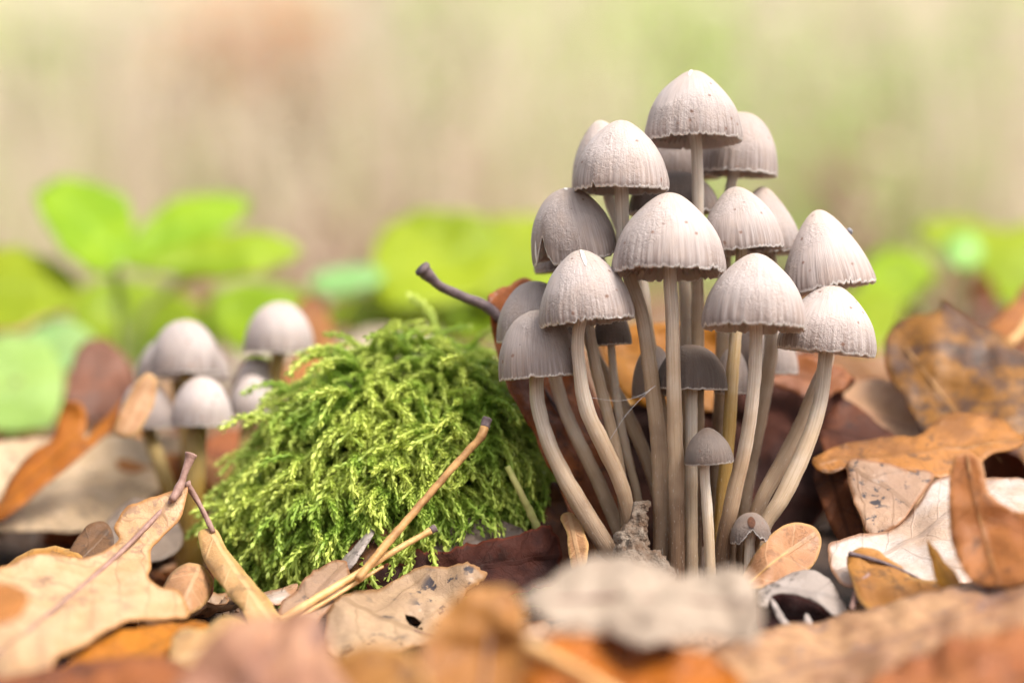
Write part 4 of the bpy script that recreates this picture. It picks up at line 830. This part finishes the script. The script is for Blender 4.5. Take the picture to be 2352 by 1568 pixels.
plant('bright green leafy plant between the moss and the mushroom cluster background', (1030, 930), 40, [
    (dd([(868, 600), (900, 530), (980, 498), (1090, 508), (1140, 560), (1120, 640), (1000, 690), (885, 680)], 38), GREEN),
    (dd([(1080, 560), (1150, 510), (1250, 520), (1300, 600), (1240, 690), (1120, 690)], 42), GREEN),
    (dd([(716, 648), (780, 620), (856, 618), (862, 648), (790, 672), (730, 672)], 36), GREEN_B),
    (dd([(770, 710), (870, 672), (980, 700), (1010, 740), (900, 765), (800, 752)], 38), GREEN),
    (dd([(980, 700), (1060, 680), (1160, 700), (1150, 760), (1040, 770)], 40), GREEN)],
    [[(1000, 640, 39), (1015, 740, 40), (1030, 930, 40)], [(1150, 640, 41), (1080, 740, 40), (1032, 900, 40)]])
plant('green leafy plant behind the mottled brown leaf', (2180, 930), 42, [
    (dd([(2120, 540), (2200, 505), (2310, 530), (2400, 510), (2430, 620), (2340, 650), (2210, 595)], 42), GREEN),
    (dd([(1990, 610), (2080, 580), (2140, 630), (2080, 690), (2000, 710)], 38), GREEN),
    (dd([(1930, 700), (2010, 670), (2065, 715), (2020, 790), (1940, 780)], 35), GREEN),
    (dd([(2290, 600), (2380, 590), (2460, 640), (2420, 710), (2310, 690)], 40), GREEN),
    (dd([(2170, 560), (2230, 545), (2250, 590), (2200, 620)], 36), GREEN_P)],
    [[(2260, 590, 42), (2210, 720, 42), (2180, 930, 42)], [(2060, 640, 38), (2130, 760, 41), (2178, 900, 42)]])
plant('low pale green plant beside the reddish brown curled leaf', (20, 990), 24, [
    (dd([(-70, 830), (20, 782), (100, 800), (136, 870), (110, 965), (20, 975), (-70, 960)], 24), GREEN_P),
    (dd([(40, 790), (120, 745), (200, 770), (180, 830), (90, 850)], 27), GREEN_B)],
    [[(40, 870, 24), (30, 930, 24), (20, 1000, 24)]])

# ------------------------------------------------------------------ scattered litter (individual leaves, then stuff)
def litter_mesh(seed, L=0.07):
    rg = random.Random(seed); nu, nv = 26, 9; V = []; A = []
    lobes = rg.choice([4, 5, 5, 6]); wmax = L*rg.uniform(.25, .33); curl = rg.uniform(-.9, 1.4); bend = rg.uniform(-.8, 1.0); tw = rg.uniform(-.6, .6); ph = rg.uniform(0, 6)
    for i in range(nu):
        s = i/(nu-1); env = (math.sin(math.pi*min(1, s**.75*1.0))**.7)*.95+.03
        for j in range(nv):
            t = -1+2*j/(nv-1); lob = 1-.38*(0.5+.5*math.cos(2*math.pi*lobes*s+ph+(.5 if t > 0 else 0)))
            w = wmax*env*(lob if s < .97 else .8)
            x = s*L; y = t*w
            a = curl*t*t; z = wmax*.5*a+bend*L*.5*(s-.5)**2+tw*y*(s-.5)*1.2
            z += .0035*noise.noise(Vector((x*60, y*60, seed)))+.0015*noise.noise(Vector((x*170, y*170, seed)))
            V.append((x-L/2, y, z)); A.append((s*L*100, y*100, (1-abs(t))*w*100))
    T = []
    for i in range(nu-1):
        for j in range(nv-1):
            a, b, c, d = i*nv+j, (i+1)*nv+j, (i+1)*nv+j+1, i*nv+j+1; T += [(a, b, c), (a, c, d)]
    V2, F = thicken(V, T, .0004)
    return V2, F, np.vstack([A, A])
LIT = [litter_mesh(i+1, random.Random(i).uniform(.055, .085)) for i in range(10)]
LKINDS = [('tan', 'tan'), ('amber', 'amber brown'), ('brown', 'dark brown'), ('rust', 'rust coloured'), ('cream', 'pale cream'), ('pinktan', 'pinkish tan')]
LMESH = {}
for kk, _ in LKINDS:
    for i, g in enumerate(LIT):
        m = mk_mesh('fallen_leaf', g[0], g[1], {'lf': g[2]}); m.materials.append(LM[kk]); LMESH[kk, i] = m
rg = random.Random(21); nlit = 0
def free(x, y):
    px = x/y/.36*PXW+1176
    if y < .81 and y > .64 and 1260 < px < 2030: return False
    if .66 < y < .76 and 520 < px < 1270: return False
    return True
tries = 0
while nlit < 250 and tries < 4000:
    tries += 1
    y = .46+1.05*rg.random()**1.15; hw = .20*y+.02; x = rg.uniform(-hw, hw)
    if not free(x, y): continue
    kk, cname = rg.choice(LKINDS) if y > .7 else rg.choice([LKINDS[0], LKINDS[1], LKINDS[2], LKINDS[5]])
    o = obj('fallen_leaf', LMESH[kk, rg.randrange(10)])
    steep = .12 if y < .74 else .5
    o.rotation_euler = (rg.gauss(0, steep), rg.gauss(0, steep), rg.uniform(0, 6.28))
    lift = .003+.012*rg.random() if y > .78 else -.001+.002*rg.random()
    o.location = (x, y, ground_z(x, y)+lift); sc = rg.uniform(.7, 1.1) if y > .78 else rg.uniform(.5, .75); o.scale = (sc, sc, sc)
    if y < DF+.06: place, gp = 'lying flat among the nearer litter', 'near'
    else: place, gp = 'lying in the blurred litter behind the moss and mushrooms', 'behind'
    tag(o, '%s fallen oak leaf %s' % (cname, place), 'leaf', '%s litter leaves %s' % (cname, gp)); nlit += 1
def merged(name, items, mat, label, cat):
    SV, SF, SA = [], [], []; nb = 0
    for (V, F, A) in items: SV.append(V); SF += [tuple(i+nb for i in f) for f in F]; SA.append(A); nb += len(V)
    o = obj(name, mk_mesh(name, np.vstack(SV), SF, {'lf': np.vstack(SA)}), mat); tag(o, label, cat, kind='stuff')
for kk, cname in LKINDS:
    items = []
    for q in range(260):
        if q < 180: y = 1.3+3.2*rg.random()**1.2; x = rg.uniform(-.45*y, .45*y)
        else: y = rg.uniform(.42, 1.4); x = rg.choice([-1, 1])*rg.uniform(.205*y+.02, .5*y+.05)
        g = LIT[rg.randrange(10)]; sc = rg.uniform(.8, 1.3)
        M = np.array((Matrix.Rotation(rg.uniform(0, 6.28), 3, 'Z') @ Matrix.Rotation(rg.gauss(0, .5), 3, 'X') @ Matrix.Rotation(rg.gauss(0, .5), 3, 'Y')))*sc
        items.append((g[0] @ M.T+np.array([x, y, ground_z(x, y)+.012]), g[1], g[2]))
    merged('leaf_litter', items, LM[kk], '%s leaf litter covering the far and outlying ground' % cname, 'leaves')
# crumbs of soil and rotted leaf between the near leaves
def crumbs():
    rg = random.Random(5); V = []; F = []
    for q in range(2600):
        y = rg.uniform(.44, 1.0); x = rg.uniform(-.2*y, .2*y); z = ground_z(x, y); s = rg.uniform(.0006, .0026); b = len(V)
        R = np.array(Matrix.Rotation(rg.uniform(0, 6), 3, (rg.random()-.5, rg.random()-.5, .5))); k = [1, rg.uniform(.4, 1), rg.uniform(.25, .7)]
        for c in ((1, 0, 0), (-1, 0, 0), (0, 1, 0), (0, -1, 0), (0, 0, 1), (0, 0, -1)):
            V.append(R @ (np.array(c)*s*np.array(k)*rg.uniform(.7, 1.2))+np.array([x, y, z+s*.3]))
        F += [(b+i, b+j, b+k2) for i, j, k2 in ((0, 2, 4), (2, 1, 4), (1, 3, 4), (3, 0, 4), (2, 0, 5), (1, 2, 5), (3, 1, 5), (0, 3, 5))]
    o = obj('soil_crumbs', mk_mesh('soil_crumbs', V, F, smooth=False), plain_mat('crumb', (.05, .03, .02), (.17, .10, .06), 90, .9)); tag(o, 'dark soil crumbs and rotted leaf bits between the near leaves', 'soil', kind='stuff')
crumbs()

# ------------------------------------------------------------------ far bank: grasses, shrubs, saplings (all far out of focus)
def grass(name, n, c1, c2, label, seed, hr, y0=2.5, y1=8.0, thr=-.1):
    rg = random.Random(seed); V = []; F = []; q = 0
    while q < n:
        y = y0+(y1-y0)*rg.random()**1.3; x = rg.uniform(-.42*y, .42*y)
        if noise.noise(Vector((x*2.2, y*.8, seed))) < thr: 
            if rg.random() < .9: continue
        q += 1; z = ground_z(x, y); h = rg.uniform(*hr); w = rg.uniform(.002, .005); a = rg.uniform(0, 6.28); lx, ly = rg.gauss(0, .22)*h, rg.gauss(0, .22)*h; b = len(V)
        cx, sx = math.cos(a)*w, math.sin(a)*w
        for f in (0, .5, 1):
            k = 1-f*.8; ox, oy = lx*f*f, ly*f*f
            V += [(x+ox-cx*k, y+oy-sx*k, z+h*f*(1-.15*f)), (x+ox+cx*k, y+oy+sx*k, z+h*f*(1-.15*f))]
        F += [(b, b+1, b+3, b+2), (b+2, b+3, b+5, b+4)]
    m = plain_mat(name, c1, c2, 1.6, .6, 0, translucent=.35, detail=2)
    tag(obj(name, mk_mesh(name, V, F), m), label, 'grass', kind='stuff')
grass('dry_grass', 9500, (.76, .67, .53), (.64, .54, .42), 'tall straw-coloured dry grass on the blurred bank behind', 11, (.12, .42))
grass('green_grass', 5200, (.42, .56, .16), (.54, .62, .28), 'patches of green grass on the blurred bank behind', 12, (.10, .35), thr=.12)
def shrub(label, px, py, y, rad, hgt, mat, n, leaf_s, seed):
    rg = random.Random(seed); x = (px-1176)/PXW*.36*y; zc = HC+(784-py)/PXW*.36*y; gz = ground_z(x, y)
    b = np.array([x, y, gz]); root = empty('shrub', b); tag(root, label, 'shrub')
    for q in range(7):
        e = np.array([rg.uniform(-.7, .7)*rad, rg.uniform(-.7, .7)*rad, max(.08, zc-gz)+rg.uniform(-.3, .6)*hgt]); mid_ = e*np.array([.35, .35, .5])
        v, f, a = tube(catmull([np.zeros(3)-[0, 0, .02], mid_, e], 10), np.linspace(.006, .002, 10), 6); obj('stem', mk_mesh('stem', v, f), TWIG, root)
    V = []; F = []
    for q in range(n):
        u = np.array([rg.gauss(0, .5), rg.gauss(0, .5), rg.gauss(0, .5)]); p = np.array([u[0]*rad, u[1]*rad, max(.02, zc-gz+u[2]*hgt)])
        M = np.array(Matrix.Rotation(rg.uniform(0, 6), 3, 'Z') @ Matrix.Rotation(rg.uniform(-.9, .9), 3, 'X')); s = leaf_s*rg.uniform(.7, 1.3); bb = len(V)
        for c in ((-1, 0, 0), (-.3, -.45, .05), (.4, -.4, .05), (1, 0, -.1), (.4, .4, .05), (-.3, .45, .05)): V.append(p+M @ (np.array(c)*s))
        F.append(tuple(range(bb, bb+6)))
    tag(obj('foliage', mk_mesh('foliage', V, F, smooth=False), mat, root), kind='stuff')
PEACH_F = plain_mat('shrub_peach', (.76, .44, .25), (.70, .37, .19), 3, .6, 0, translucent=.35)
GREEN_F = plain_mat('shrub_green', (.38, .54, .12), (.48, .60, .20), 3, .6, 0, translucent=.45)
PALE_F = plain_mat('shrub_pale', (.72, .63, .54), (.62, .53, .44), 3, .6, 0, translucent=.3)
BROWN_F = plain_mat('shrub_brown', (.50, .38, .29), (.42, .31, .23), 3, .6, 0, translucent=.25)
for a in [('peach-leaved autumn shrub on the blurred bank', 600, 150, 3.0, .07, .055, PEACH_F, 520, .02, 1),
          ('light green shrub rising behind the gap between moss and cluster', 1040, 190, 2.9, .055, .16, GREEN_F, 520, .02, 2),
          ('green shrub on the bank above the plant behind the far cluster', 120, 90, 3.2, .10, .06, GREEN_F, 200, .02, 3),
          ('pale withered shrub above the plant behind the mottled leaf', 1900, 170, 3.1, .08, .13, PALE_F, 380, .022, 4),
          ('small green shrub behind the steep cone cap', 2110, 320, 2.8, .07, .12, GREEN_F, 340, .02, 5),
          ('tall green shrub on the bank above the mottled brown leaf', 2330, 200, 3.0, .06, .14, GREEN_F, 220, .02, 6),
          ('brown withered shrub on the bank above the far mushroom cluster', 480, 300, 2.8, .05, .13, BROWN_F, 170, .018, 7),
          ('rusty brown low shrub just behind the second leafy plant', 1110, 500, 2.1, .07, .03, BROWN_F, 60, .016, 8),
          ('pale cream withered shrub on the bank above the leafy plant', 270, 190, 3.3, .10, .13, PALE_F, 420, .022, 9),
          ('pale straw shrub in the middle of the bank', 760, 300, 3.1, .07, .16, PALE_F, 360, .022, 11),
          ('brown withered shrub low behind the first leafy plant', 790, 540, 2.2, .07, .03, BROWN_F, 45, .016, 12),
          ('brown stemmy shrub close above the plant behind the mottled leaf', 1990, 420, 2.4, .06, .05, BROWN_F, 120, .016, 13),
          ('wide green shrub behind the tallest mushrooms', 1480, 60, 3.6, .14, .06, GREEN_F, 200, .02, 10)]: shrub(*a[:4], a[4]*1.5, a[5]*1.45, a[6], int(a[7]*.42), *a[8:])
def sapling(label, px, y, r, seed, lean):
    rg = random.Random(seed); x = (px-1176)/PXW*.36*y; z0 = ground_z(x, y); b = np.array([x, y, z0]); H = rg.uniform(2.6, 3.4)
    root = empty('sapling', b); tag(root, label, 'tree')
    pth = catmull([(0, 0, -.05), (lean*.3, .02, H*.3), (lean*.8, -.02, H*.65), (lean*1.2, .03, H)], 30)
    v, f, a = tube(pth, np.linspace(r, r*.3, 30), 10, seed, .25); trunk = obj('trunk', mk_mesh('trunk', v, f), BARKF, root)
    for q in range(7):
        i = rg.randrange(15, 29); p = pth[i]; an = rg.uniform(0, 6.28); l = rg.uniform(.3, .7); e = p+np.array([math.cos(an)*l, math.sin(an)*l, l*.6])
        v, f, a = tube(catmull([p, (p+e)/2+[0, 0, .04], e], 8), np.linspace(r*.3, r*.08, 8), 6); obj('limb', mk_mesh('limb', v, f), BARKF, trunk)
    V = []; F = []
    for q in range(260):
        p = np.array([lean*1.1+rg.gauss(0, .4), rg.gauss(0, .4), H*.85+rg.gauss(0, .35)]); M = np.array(Matrix.Rotation(rg.uniform(0, 6), 3, 'Z') @ Matrix.Rotation(rg.uniform(-.9, .9), 3, 'X')); bb = len(V)
        for c in ((-1, 0, 0), (-.3, -.45, .05), (.4, -.4, .05), (1, 0, -.1), (.4, .4, .05), (-.3, .45, .05)): V.append(p+M @ (np.array(c)*.03))
        F.append(tuple(range(bb, bb+6)))
    tag(obj('crown', mk_mesh('crown', V, F, smooth=False), GREEN_F, root), kind='stuff')
BARKF = plain_mat('sapling_bark', (.30, .24, .19), (.40, .32, .26), 20, .8, .5, .002)
sapling('thin brown sapling trunk blurred on the bank above the moss', 868, 3.8, .022, 1, -.05)
sapling('slender grey sapling trunk blurred behind the far mushroom cluster', 385, 3.4, .014, 2, .06)
sapling('slim sapling trunk blurred on the bank above the mottled brown leaf', 2240, 4.2, .018, 3, .08)
